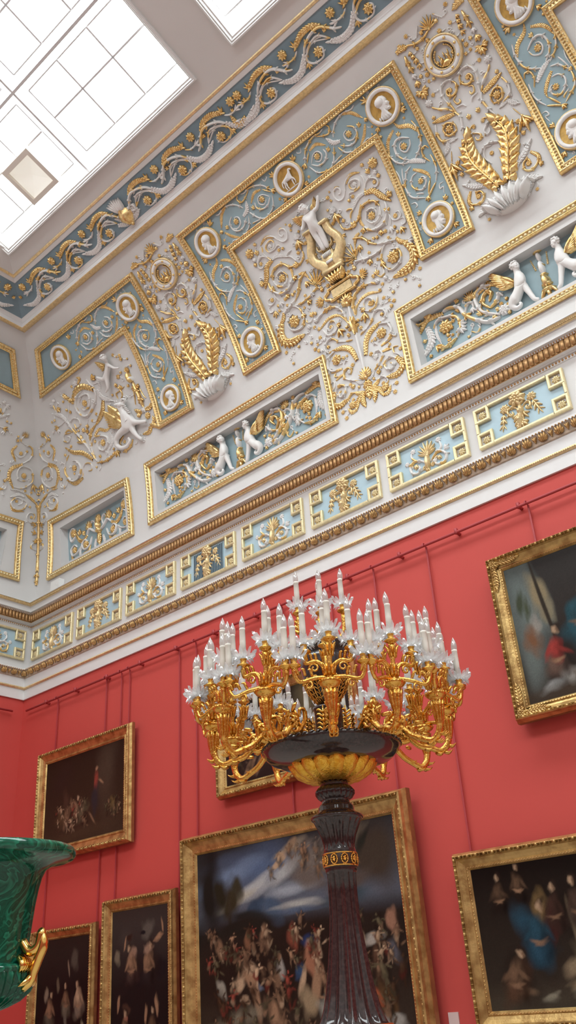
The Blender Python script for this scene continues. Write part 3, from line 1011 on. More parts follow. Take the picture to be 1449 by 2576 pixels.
# opened vent light in the first skylight
hr = empty('skylight_vent', slope(4.07,.87,0)); S = lambda V: np.array([slope(v[0],v[1],v[2]) for v in V])
h = MB()
for a,b,r,s_ in ((3.74,4.40,.55,.62),(3.74,4.40,1.12,1.20),(3.74,3.81,.62,1.12),(4.33,4.40,.62,1.12)): h.box(a,b,r,s_,.0,.10)
build('frame', h, mat('vent_frame',(.80,.74,.66),.5), hr, S, smooth=False)
h = MB(); h.add([(3.81,.62,.05),(4.33,.62,.05),(4.33,1.12,.05),(3.81,1.12,.05),(4.07,.87,.09)], [(0,1,4),(1,2,4),(2,3,4),(3,0,4)])
build('pane', h, HATCH, hr, S, smooth=False)
tag(hr, 'beige square vent light set in the skylight glazing near the corner', 'skylight vent')
# ------------------------------------------------------------------ cove panels
LM = lambda u0, mx=1: (cove_map(u0,mx), mx < 0)
FPROF = [(0,0),(0,.055),(.012,.07),(.035,.07),(.045,.045),(.075,.045),(.085,.055),(.098,.05),(.10,0)]
HEADS = {
 'a': [(-.05,.72),(-.3,.62),(-.42,.42),(-.45,.27),(-.40,.2),(-.54,.02),(-.50,-.05),(-.42,-.07),(-.46,-.15),(-.42,-.21),(-.44,-.30),(-.36,-.40),(-.18,-.38),(-.16,-.52),(-.34,-.78),(.0,-.88),(.42,-.76),(.5,-.62),(.22,-.42),(.2,-.12),(.34,.16),(.34,.48),(.16,.68)],
 'b': [(-.0,.66),(-.24,.62),(-.38,.45),(-.40,.28),(-.36,.22),(-.50,.06),(-.46,.0),(-.40,-.02),(-.44,-.10),(-.40,-.2),(-.46,-.36),(-.36,-.58),(-.2,-.5),(-.1,-.56),(-.14,-.78),(.1,-.84),(.38,-.72),(.3,-.42),(.32,-.1),(.46,.1),(.44,.42),(.22,.6)],
}
def portrait(c, R, kind, face, root_part, maps, h0):
    P = np.array(HEADS[kind]); P = P*[face,1]*R*.80 + np.array(c)
    mb = MB(); ctr = np.array(c)+[face*-.02*R,-.02*R]; n = len(P); vs = []; ks = (1,.97,.84,.6,.3); hs = (0,.35,.72,.95,1.)
    for kk,hh in zip(ks,hs):
        for p in P:
            q = ctr+(p-ctr)*kk; vs.append((q[0],q[1],h0+R*.16*hh))
    vs.append((ctr[0],ctr[1],h0+R*.16))
    fs = [(i*n+j, i*n+(j+1)%n, (i+1)*n+(j+1)%n, (i+1)*n+j) for i in range(4) for j in range(n)]
    fs += [(4*n+j, 4*n+(j+1)%n, 5*n) for j in range(n)]
    mb.add(vs, fs)
    # hair / cap and drapery modelling
    hc = np.array(c)+np.array([face*.06, .26])*R
    e_dome(mb, hc, .30*R,.28*R,.26*R, h0+.02*R, 12, 3)
    e_dome(mb, np.array(c)+np.array([face*-.30,.02])*R, .10*R,.16*R,.19*R, h0+.02*R, 8, 2); e_dome(mb, np.array(c)+np.array([face*-.30,-.24])*R, .10*R,.08*R,.19*R, h0+.02*R, 8, 2)
    for q in range(5):
        e_tear(mb, np.array(c)+np.array([-.08+.12*q,-.40])*R*[face,1], np.array(c)+np.array([-.20+.16*q,-.68])*R*[face,1], .09*R,.10*R,h0+.08*R)
    for fn,fl in maps: build('portrait', mb, WHITE, root_part, fn, flip=fl)
def medallion(c, R, root, mp, kind='a', face=-1, horse=False):
    fn,fl = mp; n = 40
    def rev(prof):
        mb = MB(); m = len(prof); vs = [(c[0]+r*math.cos(2*PI*j/n), c[1]+r*math.sin(2*PI*j/n), h) for r,h in prof for j in range(n)]
        mb.add(vs, [(i*n+j, i*n+(j+1)%n, (i+1)*n+(j+1)%n, (i+1)*n+j) for i in range(m-1) for j in range(n)])
        return mb
    md = build('medallion', rev([(R,.0),(R,.045),(R*.96,.055),(R*.92,.05)]), GOLDM, root, fn, flip=fl)
    build('rim', rev([(R*.93,.048),(R*.92,.06),(R*.84,.065),(R*.74,.055),(R*.735,.03)]), WHITE, md, fn, flip=fl)
    mb = rev([(R*.745,.032),(R*.7,.03),(R*.02,.03)]); build('disc', mb, OCHRE, md, fn, flip=fl)
    if horse:
        x = lambda a,b,r: (c[0]+a*R*.62, c[1]+b*R*.62, .055, r*R*.62)
        nodes = [x(-.42,.05,.21),x(-.05,.06,.20),x(.30,.10,.22),x(.40,.42,.14),x(.50,.74,.11),x(.74,.58,.07),
                 x(.36,-.25,.09),x(.34,-.55,.06),x(.36,-.80,.05),x(.55,-.22,.08),x(.62,-.5,.05),x(.55,-.72,.045),
                 x(-.46,-.25,.12),x(-.58,-.5,.07),x(-.5,-.82,.05),x(-.3,-.3,.09),x(-.36,-.56,.06),x(-.28,-.82,.05),
                 x(-.66,.05,.06),x(-.78,-.25,.07),x(-.76,-.5,.04)]
        ed = [(0,1),(1,2),(2,3),(3,4),(4,5),(2,6),(6,7),(7,8),(2,9),(9,10),(10,11),(0,12),(12,13),(13,14),(0,15),(15,16),(16,17),(0,18),(18,19),(19,20)]
        b = skin(nodes, ed, 2, 1); 
        e_tube(b, [(c[0]-R*.55,c[1]-R*.54),(c[0]+R*.5,c[1]-R*.52)], R*.045, hf=1.2, h0=.03)
        build('horse', b, WHITE, md, fn, flip=fl)
    else: portrait(c, R, kind, face, md, [mp], .03)
    return md
def blue_panel(name, poly, strips, u0, label, group, mp, loc):
    root = empty(name, loc); tag(root, label, 'relief panel', group)
    fn,fl = mp
    fm = frame(poly, FPROF); mb = MB(); beads(mb, poly, .062, .042, .014, .04, .034); beads(mb, poly, .024, .05, .012, .066, .014)
    build2('frame', fm, GOLD, mb, GOLDP, root, fn, fl)
    f = MB()
    for s in strips: quadgrid(f, *s, h=.008)
    build('field', f, BLUE_SHADE, root, fn, flip=fl)
    return root
def cw(u, s, end=False): 
    q = cove_map(0,1,end)(np.array([[u,s,0.]]))[0]; return tuple(q)
# the wide arch-shaped panel
UC = 7.49
PA = [(-2.085,4.41),(-1.99,1.955),(-1.235,1.975),(-1.325,3.705),(1.325,3.705),(1.27,1.99),(2.07,1.965),(2.05,4.41)]
SA = [((-1.92,2.03),(-1.30,2.05),(-1.40,3.70),(-1.98,3.70)), ((-2.0,3.70),(2.0,3.70),(1.98,4.34),(-2.0,4.34)),
      ((1.34,2.05),(1.99,2.03),(1.98,3.70),(1.40,3.70))]
SA[1] = ((-1.98,3.77),(1.96,3.77),(1.97,4.34),(-2.0,4.34)); SA[0] = ((-1.91,2.03),(-1.31,2.04),(-1.40,3.79),(-1.98,3.79)); SA[2] = ((1.345,2.05),(1.985,2.03),(1.97,3.79),(1.40,3.79))
MP = LM(UC); MPm = LM(UC,-1)
A3 = blue_panel('relief_panel', PA, SA, UC, 'wide blue arch-shaped relief panel with five round medallions and a horse', 'blue arch-shaped relief panels', MP, cw(UC,2.))
ornament('leg', A3, [MP,MPm]); ornament('band', A3, [MP,MPm]); fillers('leg', A3, [MP,MPm], 16, .06, .11, 5, size=.8); fillers('band', A3, [MP,MPm], 14, .06, .11, 6, size=.8)
medallion((0,4.04), .245, A3, MP, horse=True)
medallion((1.65,4.03), .245, A3, MP, 'a', -1); medallion((-1.66,4.03), .235, A3, MP, 'a', 1)
medallion((1.68,2.36), .235, A3, MP, 'b', -1); medallion((-1.66,2.36), .235, A3, MP, 'a', 1)
A5 = copy_tree(A3); A5.location = Vector(A3.location)+Vector((5.24,0,0))
tag(A5, 'blue arch-shaped relief panel cut off by the right edge of the photo', 'relief panel', 'blue arch-shaped relief panels')
# the corner panel (follows the slope of the corner) and its twin on the end wall
PCn = [(cT(4.42)+.27,4.42),(cT(3.66)+.28,3.67),(3.586,3.70),(3.54,1.97),(4.364,1.95),(4.335,4.41)]
SCn = [((cT(3.77)+.34,3.77),(4.25,3.77),(4.25,4.34),(cT(4.34)+.34,4.34)), ((3.62,2.04),(4.28,2.02),(4.26,3.79),(3.66,3.79))]
def corner_panel(end, label):
    mp = (cove_map(0,1,end), end)
    r = blue_panel('relief_panel', PCn, SCn, 0, label, 'blue corner relief panels', mp, cw(3.,2.5,end))
    fa = cove_map(7.49-5.21,1,end); fb = cove_map(7.49-5.21,-1,end)
    ornament('leg', r, [(fa,end)]); ornament('band', r, [(fa,end)]); fillers('leg', r, [(fa,end)], 16, .06, .11, 5, size=.8); fillers('band', r, [(fa,end)], 14, .06, .11, 6, size=.8)
    m = lambda u: (cove_map(u,1,end),end)
    medallion((0,4.035), .225, r, m(2.10), 'b', 1); medallion((0,4.005), .235, r, m(3.92), 'b', 1); medallion((0,2.335), .225, r, m(3.965), 'a', -1)
    return r
corner_panel(False, 'blue corner relief panel on the long wall, shaped like an upside-down L')
corner_panel(True, 'blue corner relief panel on the end wall, cut by the left edge')
# ------------------------------------------------------------------ arabesques on the plain cove
def ringmed(c, prof, m, root, mp, name):
    n = 48; mb = MB(); k = len(prof)
    mb.add([(c[0]+r*math.cos(2*PI*j/n), c[1]+r*math.sin(2*PI*j/n), h) for r,h in prof for j in range(n)],
           [(i*n+j, i*n+(j+1)%n, (i+1)*n+(j+1)%n, (i+1)*n+j) for i in range(k-1) for j in range(n)])
    return build(name, mb, m, root, mp[0], flip=mp[1])
# palm-leaf arabesque with a wreath
UA = 10.10
A4 = empty('stucco_arabesque', cw(UA,2.)); 
tag(A4, 'white and gold palm-leaf arabesque at the right of the wide horse panel', 'stucco ornament', 'palm-leaf arabesques')
pa = LM(UA); pm = LM(UA,-1)
ornament('cand', A4, [pa,pm], pred=lambda P: P[0][0] < -.06)
ornament('cand', A4, [pa], pred=lambda P: P[0][0] >= -.06)
fillers('cand', A4, [pa,pm], 26, .06, .10, 7, pred=lambda P: P[0][0] < -.03, ok=lambda p: -.46 < p[0] < -.03)
w = ringmed((0,4.07), [(.25,0),(.25,.05),(.235,.06),(.222,.05)], GOLDM, A4, pa, 'wreath')
ringmed((0,4.07), [(.224,.045),(.222,.055),(.165,.055),(.163,.045)], WHITE, w, pa, 'rim')
ringmed((0,4.07), [(.166,.05),(.16,.062),(.15,.05),(.145,.02)], GOLDM, w, pa, 'inner_rim')
mb = MB()
for q in range(22):
    a = .4+2*PI*q/26+1.7; a2 = a+.3
    e_tear(mb, (.125*math.cos(a),4.07+.125*math.sin(a)), (.125*math.cos(a2),4.07+.125*math.sin(a2)), .03,.03,.005)
build('laurel', mb, GOLD, w, pa[0])
mb = MB()
for q in range(8):
    a = 2*PI*q/8+.2; e_dome(mb, (.194*math.cos(a),4.07+.194*math.sin(a)), .02,.02,.02,.055,8,2)
build('boss', mb, GOLD, w, pa[0])
mb = MB(); e_dome(mb,(-.005,3.98),.075,.05,.05,0,10,3); e_tear(mb,(-.07,3.99),(-.03,4.06),.05,.04,.01); e_tear(mb,(.06,3.99),(.03,4.08),.04,.04,.01); e_tube(mb,[(-.07,3.985),(0,3.94),(.07,3.985)],.014)
for q in (-.05,0,.05): e_tear(mb,(q,4.03),(q*1.3,4.12),.025,.02,.0)
build('basket', mb, GOLD, w, pa[0])
# cupped acanthus at the foot
mb = MB()
e_dome(mb, (0,2.0), .215,.105,.15,-.005, 24, 5)
for q in (-.32,-.22,-.11,0,.11,.22,.32):
    z = 2.19-q*q*.9
    e_leaf(mb, [(q*.45,1.96),(q*.72,2.05),(q*1.0,z)], .13)
    e_tear(mb, (q*.45,1.94), (q*1.0,z+.015), .10, .12, .05, .05); e_dome(mb, (q*1.02,z), .028,.022,.13, .02, 8, 2)
for q in (-.16,-.055,.055,.16): e_tear(mb, (q*.5,1.92), (q,2.09), .05, .09, .10)
build('acanthus_cup', mb, WHITE, A4, pa[0])
for sgn in (pa,pm):
    mb = MB(); e_leaf(mb, [(.10,1.99),(.22,2.03),(.31,2.13),(.40,2.10)], .11); build('leaf', mb, WHITE, A4, sgn[0], flip=sgn[1])
A2 = copy_tree(A4); A2.location = Vector(A4.location)+Vector((-5.24,0,0))
tag(A2, 'white and gold palm-leaf arabesque at the left of the wide horse panel', 'stucco ornament', 'palm-leaf arabesques')
# the large arabesque with lyre and winged child
UB = 7.515
AB = empty('stucco_arabesque', cw(UB,.5)); tag(AB, 'tall white and gold scroll arabesque with a golden lyre and winged child', 'stucco ornament')
q1 = LM(UB); q2 = LM(UB,-1); ctr = (cove_map(UB+.015),False)
ornament('arab', AB, [q1,q2]); fillers('arab', AB, [q1,q2], 75, .055, .10, 8, ok=lambda p: p[0] > .05 and not (p[1] < 1.66 and p[0] > .50) and p[0] < 1.2)
def ribbon(mb, P, r, hf=1.): e_tube(mb, P, r, hf=hf, tip=.95)
def extrude(poly, h, mb, h0=0.):
    n = len(poly); vs = [(x,y,h0) for x,y in poly]+[(x,y,h0+h) for x,y in poly]
    P2 = poff(poly, .012); vs += [(p[0],p[1],h0+h+.01) for p in P2]
    mb.add(vs, [(i,(i+1)%n,n+(i+1)%n,n+i) for i in range(n)]+[(n+i,n+(i+1)%n,2*n+(i+1)%n,2*n+i) for i in range(n)]+[tuple(range(2*n,3*n))])
def strip(P, W, h):
    """flat bevelled band of varying width along a path"""
    mb = MB(); Q = crom(P, 6); W = np.interp(np.linspace(0,1,len(Q)), np.linspace(0,1,len(W)), W); N,_ = perp(Q); vs = []
    for i in range(len(Q)):
        for k,hh in ((-1,0),(-.92,h),(-.6,h*1.1),(.6,h*1.1),(.92,h),(1,0)):
            o = Q[i]+N[i]*W[i]*k; vs.append((o[0],o[1],hh))
    m = len(Q); mb.add(vs, [(i*6+j,i*6+j+1,i*6+j+7,i*6+j+6) for i in range(m-1) for j in range(5)]+[tuple(range(5,-1,-1)),tuple(range((m-1)*6,m*6))])
    return mb
ly = MB()
for sg in (-1,1):
    s_ = strip([(sg*.15,3.27),(sg*.165,3.12),(sg*.235,2.98),(sg*.235,2.84),(sg*.12,2.70),(sg*.13,2.60)], [.05,.05,.055,.06,.075,.05], .08); ly.add(np.concatenate(s_.v), s_.f)
    e_tube(ly, [(sg*.13,3.03),(sg*.12,2.95),(sg*.06,2.93),(sg*.05,2.98),(sg*.09,2.985)], .018, hf=3.4)
ly.box(-.17,.17,2.57,2.63,0,.10); ly.box(-.21,.21,3.235,3.275,0,.11); ly.box(-.10,.10,2.63,2.86,0,.07)
for q in range(-3,4): ly.box(q*.024-.005,q*.024+.005,2.86,3.24,.02,.035)
build('lyre', ly, GOLDM, AB, ctr[0])
mb = MB(); ly2 = mb; mb.box(-.055,.055,2.70,2.74,.07,.085)
for q in range(-3,4): mb.box(q*.022-.006,q*.022+.006,2.80,2.86,.07,.085)
build('lyre_inlay', mb, WHITE, AB, ctr[0])
H = .085
def P4(l): return [(x,y,h,r) for x,y,h,r in l]
nodes = P4([(.0,3.29,H,.075),(.012,3.40,H+.02,.085),(.005,3.465,H,.045),(.0,3.545,H+.03,.078),
  (-.085,3.445,H,.036),(-.135,3.37,H,.03),(-.19,3.31,H+.02,.026),(.09,3.455,H,.036),(.165,3.46,H,.030),(.235,3.555,H,.024),(.255,3.60,H,.018),
  (-.045,3.20,H-.02,.058),(-.03,3.06,H-.03,.05),(-.02,2.90,H-.03,.035),(.05,3.20,H-.02,.055),(.05,3.06,H-.03,.048),(.045,2.90,H-.03,.034)])
ed = [(0,1),(1,2),(2,3),(1,4),(4,5),(5,6),(1,7),(7,8),(8,9),(9,10),(0,11),(11,12),(12,13),(0,14),(14,15),(15,16)]
bd_ = skin(nodes, ed, 2); e_head(bd_, (.0,3.548,H+.035), .062, .2); build('winged_child', bd_, WHITE, AB, ctr[0])
for P,wd in (([(-.06,3.47),(-.16,3.52),(-.27,3.55)],.14),([(.07,3.47),(.15,3.54),(.19,3.62)],.11)):
    mb = MB(); a = np.array(P[0]); b = np.array(P[-1]); wing(mb, a, b, a+(b-a)*.75+np.array([0,-.13]), .04, 7)
    build('wing', mb, GOLD, AB, ctr[0])
mb = MB()   # acanthus capital under the lyre
for q in (-.15,-.09,-.03,.03,.09,.15):
    e_tear(mb,(q*.5,2.42),(q,2.56),.075,.07,.005,.05); e_tear(mb,(q*.4,2.41),(q*.8,2.49),.06,.08,.02,.03)
for sg in (-1,1): e_tube(mb,[(sg*.05,2.42),(sg*.11,2.47),(sg*.15,2.44),(sg*.12,2.41)],.016)
build('capital', mb, GOLD, AB, ctr[0])
TP = [(-.22,2.19),(.22,2.19),(.225,2.225),(.30,2.25),(.31,2.29),(.30,2.33),(.225,2.36),(.22,2.395),(-.22,2.395),(-.225,2.36),(-.30,2.33),(-.31,2.29),(-.30,2.25),(-.225,2.225)]
tb = build('tablet', frame(TP, [(0,0),(0,.05),(.012,.06),(.03,.05),(.034,.01)]), GOLD, AB, ctr[0])
mb = MB(); mb.box(-.17,.17,2.235,2.35,0,.035); build('plaque', mb, GOLDM, tb, ctr[0], smooth=False)
mb = MB(); mb.add([(x,y,.012) for x,y in poff(TP,.03)], [tuple(range(len(TP)))]); build('ground', mb, WHITE, tb, ctr[0], smooth=False)
mb = MB(); e_fan(mb,(.01,2.04),(.01,2.19),.2); e_dome(mb,(.01,2.05),.04,.05,.06); build('palmette', mb, GOLD, AB, ctr[0])
mb = MB(); e_tube(mb,[(.01,2.03),(.0,1.85),(.0,1.6),(.0,1.3),(.0,1.0),(.0,.85)],.024); build('stem', mb, WHITE, AB, ctr[0])
mb = MB(); e_tear(mb,(0,1.55),(0,1.84),.09,.08,.01); e_tear(mb,(0,1.68),(-.06,1.80),.06,.05,.03,.03); e_tear(mb,(0,1.68),(.06,1.80),.06,.05,.03,.03); e_dome(mb,(0,1.74),.06,.035,.08)
build('stem_cup', mb, GOLD, AB, ctr[0])
mb = MB(); e_fan(mb,(0,.87),(0,1.03),.16); build('palmette', mb, GOLD, AB, ctr[0])
mb = MB(); e_leaf(mb,[(0,.80),(.01,.70),(.0,.58)],.16); e_rose(mb,(0,.76),.075,8); build('acanthus_drop', mb, GOLD, AB, ctr[0])
for sg in (q1,q2):
    mb = MB(); e_leaf(mb,[(.0,.86),(.08,.84),(.15,.90)],.06); build('leaf', mb, WHITE, AB, sg[0], flip=sg[1])
# arabesque with winged child, torch and griffin near the corner, and its twin
def griffin(end, label):
    root = empty('stucco_arabesque', cw(2.2,2.,end)); tag(root, label, 'stucco ornament')
    mp = (cove_map(0,1,end), end); ornament('grif', root, [mp]); fillers('grif', root, [mp], 45, .06, .12, 9, ok=lambda p: p[1] > 1.68 and p[0] < 3.44)
    h = .07
    nodes = [(2.93,2.705,h,.055),(2.86,2.735,h+.02,.035),(2.90,2.61,h,.065),(2.95,2.46,h,.088),(2.985,2.33,h,.075),(2.86,2.29,h,.08),(2.70,2.28,h,.062),(2.56,2.23,h-.01,.055),(2.53,2.12,h-.02,.045),(2.62,2.03,h-.02,.042),(2.76,2.0,h-.02,.036),(2.87,2.06,h-.02,.03),(2.83,2.14,h-.02,.024),
      (3.09,2.30,h,.05),(3.20,2.25,h,.038),(3.34,2.20,h-.02,.034),(3.00,2.18,h,.05),(3.06,2.06,h,.036),(3.14,1.95,h-.02,.034),(3.02,2.73,h,.03)]
    ed = [(0,1),(0,2),(2,3),(3,4),(4,5),(5,6),(6,7),(7,8),(8,9),(9,10),(10,11),(11,12),(4,13),(13,14),(14,15),(4,16),(16,17),(17,18),(0,19)]
    bd_ = skin(nodes, ed, 2, 3)
    e_ball(bd_, (2.93,2.70,h+.03), .058, (1.1,.9,.9)); e_ball(bd_, (2.865,2.735,h+.04), .032, (1.5,.9,1)); e_ball(bd_, (2.83,2.75,h+.05), .02)
    for q_ in (0,1): tube3(bd_, [(2.96,2.73,h+.03*q_),(3.01,2.77,h+.04*q_),(3.05,2.745,h+.03*q_),(3.05,2.70,h+.03*q_)], [.02,.017,.013,.006], 7, 4)
    for q_ in range(6): e_tear(bd_, (2.97+.012*q_,2.68-.035*q_), (3.03+.012*q_,2.66-.035*q_), .035,.03,h+.02)
    build('griffin', bd_, WHITE, root, mp[0], flip=mp[1])
    for P,wd in (([(2.88,2.36),(2.62,2.50),(2.47,2.80)],.24),([(2.88,2.50),(2.72,2.64),(2.62,2.84)],.14)):
        mb = MB(); a = np.array(P[0]); b = np.array(P[-1]); wing(mb, a, b, a+(b-a)*.55+np.array([-.17,-.12]), .085, 9)
        build('wing', mb, GOLD, root, mp[0], flip=mp[1])
    nodes = [(2.85,3.27,h,.046),(2.93,3.35,h,.052),(2.985,3.425,h,.046),(2.995,3.47,h,.026),(3.02,3.535,h+.02,.045),(3.05,3.385,h+.03,.027),(3.12,3.30,h+.03,.022),(3.21,3.26,h+.02,.016),
      (2.76,3.27,h,.036),(2.69,3.325,h,.027),(2.64,3.375,h,.015),(2.83,3.175,h+.01,.038),(2.79,3.08,h+.01,.027),(2.69,3.05,h,.015)]
    ed = [(0,1),(1,2),(2,3),(3,4),(2,5),(5,6),(6,7),(0,8),(8,9),(9,10),(0,11),(11,12),(12,13)]
    bd_ = skin(nodes, ed, 2); e_head(bd_, (3.025,3.545,h+.04), .060, -.3); build('winged_child', bd_, WHITE, root, mp[0], flip=mp[1])
    mb = MB()
    wing(mb,(2.94,3.44),(2.76,3.60),(2.80,3.40),.04,7)
    build('wing', mb, GOLD, root, mp[0], flip=mp[1])
    return root
griffin(False, 'white and gold arabesque with winged child, torch and griffin on the long wall')
griffin(True, 'white and gold griffin arabesque on the end wall at the left edge')
CO = empty('stucco_arabesque', cw(cT(1.)+.0,1.)); tag(CO, 'slender scroll arabesque climbing the corner where the two walls meet', 'stucco ornament')
for end in (False, True): ornament('corn', CO, [(cove_map(0,1,end),end)]); fillers('corn', CO, [(cove_map(0,1,end),end)], 16, .05, .10, 4, pred=lambda P: P[0][1] > 1.1)
# ------------------------------------------------------------------ sunk panels
NPROF = [(0,0),(0,.05),(.012,.062),(.030,.06),(.038,.035),(.072,.04),(.08,.055),(.092,.05),(.10,.0)]
def sunk(u0, hw, label, group, end=False, left=None, kind='sphinx'):
    root = empty('sunk_relief_panel', cw(u0,.45,end)); tag(root, label, 'relief panel', group)
    fn = cove_map(u0,1,end); fl = end; fm = cove_map(u0,-1,end)
    o = hw+.20
    P = [(-o,.44),(o,.44),(o-.02,1.55),(-o+.02,1.55)]
    if left: P = [(left[0],.455),(o,.435),(o-.03,1.50),(left[1],1.585)]
    mb = MB(); beads(mb, P, .055, .056, .027, .034, .036, alt=False); build2('frame', frame(P, NPROF), GOLD, mb, GOLDP, root, fn, fl)
    D = -.16; a,b = -hw, hw
    mb = MB(); mb.add([(a,NS0,0),(b,NS0,0),(b,NS1,0),(a,NS1,0),(a+.015,NS0+.01,D),(b-.015,NS0+.01,D),(b-.015,NS1-.01,D),(a+.015,NS1-.01,D)], [(0,1,5,4),(1,2,6,5),(2,3,7,6),(3,0,4,7)])
    build('reveal', mb, WALL, root, fn, smooth=False, flip=fl)
    mb = MB(); quadgrid(mb,(a,NS0-.02),(b,NS0-.02),(b,NS1+.02),(a,NS1+.02),D-.001); build('field', mb, BLUE_SHADE, root, fn, flip=fl)
    f1 = (cove_map(u0,1,end,D), fl); f2 = (cove_map(u0,-1,end,D), not fl)
    if kind == 'sphinx':
        ornament('nich', root, [f1,f2]); fillers('nich', root, [f1,f2], 22, .055, .085, 2)
        h = .07
        for mp in (f1,f2):
            N = [(-.31,.90,h,.075),(-.285,1.02,h+.01,.085),(-.265,1.11,h+.01,.08),(-.272,1.17,h+.01,.04),(-.272,1.245,h+.03,.075),(-.235,1.225,h+.03,.03),
                 (-.25,.98,h,.05),(-.21,.85,h,.036),(-.17,.72,h,.03),(-.12,.70,h-.02,.026),(-.40,.86,h,.085),(-.46,.80,h,.06),(-.43,.735,h,.04),(-.36,.725,h,.034),(-.33,.77,h,.026),(-.37,.79,h,.02)]
            ed = [(0,1),(1,2),(2,3),(3,4),(4,5),(1,6),(6,7),(7,8),(8,9),(0,10),(10,11),(11,12),(12,13),(13,14),(14,15)]
            bd_ = skin(N, ed, 2); e_head(bd_, (-.268,1.245,h+.04), .058, 0.); build('sphinx', bd_, WHITE, root, mp[0], flip=mp[1])
            mb = MB()
            wing(mb,(-.33,1.06),(-.63,1.39),(-.56,1.10),.06,8,.04)
            build('wing', mb, GOLD, root, mp[0], flip=mp[1])
            mb = MB()
            for q in range(7): e_dome(mb,(-.105+.004*q,1.27-.024*q),.010+.001*q,.013,.02,.0,6,2)
            build('bead_drop', mb, GOLDM, root, mp[0], flip=mp[1])
        mb = MB(); e_tube(mb,[(0,1.32),(0,1.2)],.03); e_tube(mb,[(0,1.20),(0,1.0)],.038); build('tripod_shaft', mb, WHITE, root, f1[0], flip=fl)
        mb = MB(); e_dome(mb,(0,1.35),.075,.035,.06,0,12,3); e_dome(mb,(0,1.13),.05,.025,.07,0,10,2); e_dome(mb,(0,1.0),.055,.02,.07,0,11,2)
        e_tear(mb,(0,1.0),(0,.80),.12,.08,.0); e_dome(mb,(0,.86),.075,.03,.08,0,13,2); e_dome(mb,(0,.79),.10,.025,.08,0,12,2)
        e_tube(mb,[(-.11,.69),(-.06,.78),(0,.80),(.06,.78),(.11,.69)],.026); e_tube(mb,[(0,.80),(0,.68)],.026)
        build('tripod', mb, GOLD, root, f1[0], flip=fl)
    else:
        E = [('S',WHITE,.022,[(.02,.98),(.14,1.02),(.25,1.10),(.34,1.02)]),('L',GOLD,.08,[(.34,1.02),(.46,.96),(.58,1.02),(.66,1.16)]),
             ('S',WHITE,.02,[(.66,1.12),(.78,1.05),(.80,1.20),(.72,1.28),(.66,1.22)]),('R',GOLD,.08,[(.71,1.19)]),
             ('S',WHITE,.02,[(.2,.95),(.28,.80),(.42,.78),(.48,.88),(.40,.95),(.33,.89)]),('R',GOLD,.07,[(.38,.86)]),('L',GOLD,.07,[(.26,.84),(.32,.72),(.46,.72)]),
             ('S',WHITE,.018,[(.48,.90),(.62,.80),(.76,.78),(.80,.90),(.70,.96),(.64,.90)]),('R',GOLD,.06,[(.71,.87)]),('L',GOLD,.07,[(.80,.82),(.76,.70),(.62,.70)]),
             ('F',GOLD,.09,[(.28,1.10),(.27,1.26)]),('S',WHITE,.014,[(.12,1.04),(.10,1.16),(.17,1.22),(.21,1.16)]),('B',GOLD,.05,[(.42,1.05),(.44,1.14)]),
             ('L',WHITE,.07,[(.52,.88),(.56,.78),(.54,.68)]),('B',GOLD,.05,[(.56,1.10),(.52,1.2)]),('L',WHITE,.07,[(.10,.86),(.13,.76),(.12,.68)])]
        for (k,m,w,P) in E:
            mb = MB()
            if k=='S': e_tube(mb,P,w)
            elif k=='L': e_leaf(mb,P,w)
            elif k=='R': e_rose(mb,P[0],w)
            elif k=='B': e_bud(mb,P[0],P[1],w)
            else: e_fan(mb,P[0],P[1],w)
            for f in (f1,f2): build(PN[k], mb, m, root, f[0], flip=f[1])
        mb = MB(); e_tear(mb,(0,1.0),(0,1.16),.10,.08,0); e_fan(mb,(0,1.14),(0,1.28),.12); e_dome(mb,(0,.98),.07,.05,.09,0,12,3); e_leaf(mb,[(0,.96),(0,.86),(0,.76)],.14)
        build('urn', mb, GOLD, root, f1[0], flip=fl)
    return root
N2 = sunk(5.0, 1.77, 'long sunk blue panel with white sphinxes, under the first palm-leaf arabesque', 'long sunk sphinx panels')
N3 = copy_tree(N2); N3.location = Vector(N2.location)+Vector((5.13,0,0))
tag(N3, 'long sunk blue panel with white sphinxes, cut by the right edge', 'relief panel', 'long sunk sphinx panels')
sunk(1.53, .91, 'short sunk blue panel with gold urn scrollwork beside the corner, on the long wall', 'short sunk panels', False, (-1.29,-1.18), 'urn')
sunk(1.53, .91, 'short sunk blue panel on the end wall, cut by the left edge', 'short sunk panels', True, (-1.29,-1.18), 'urn')
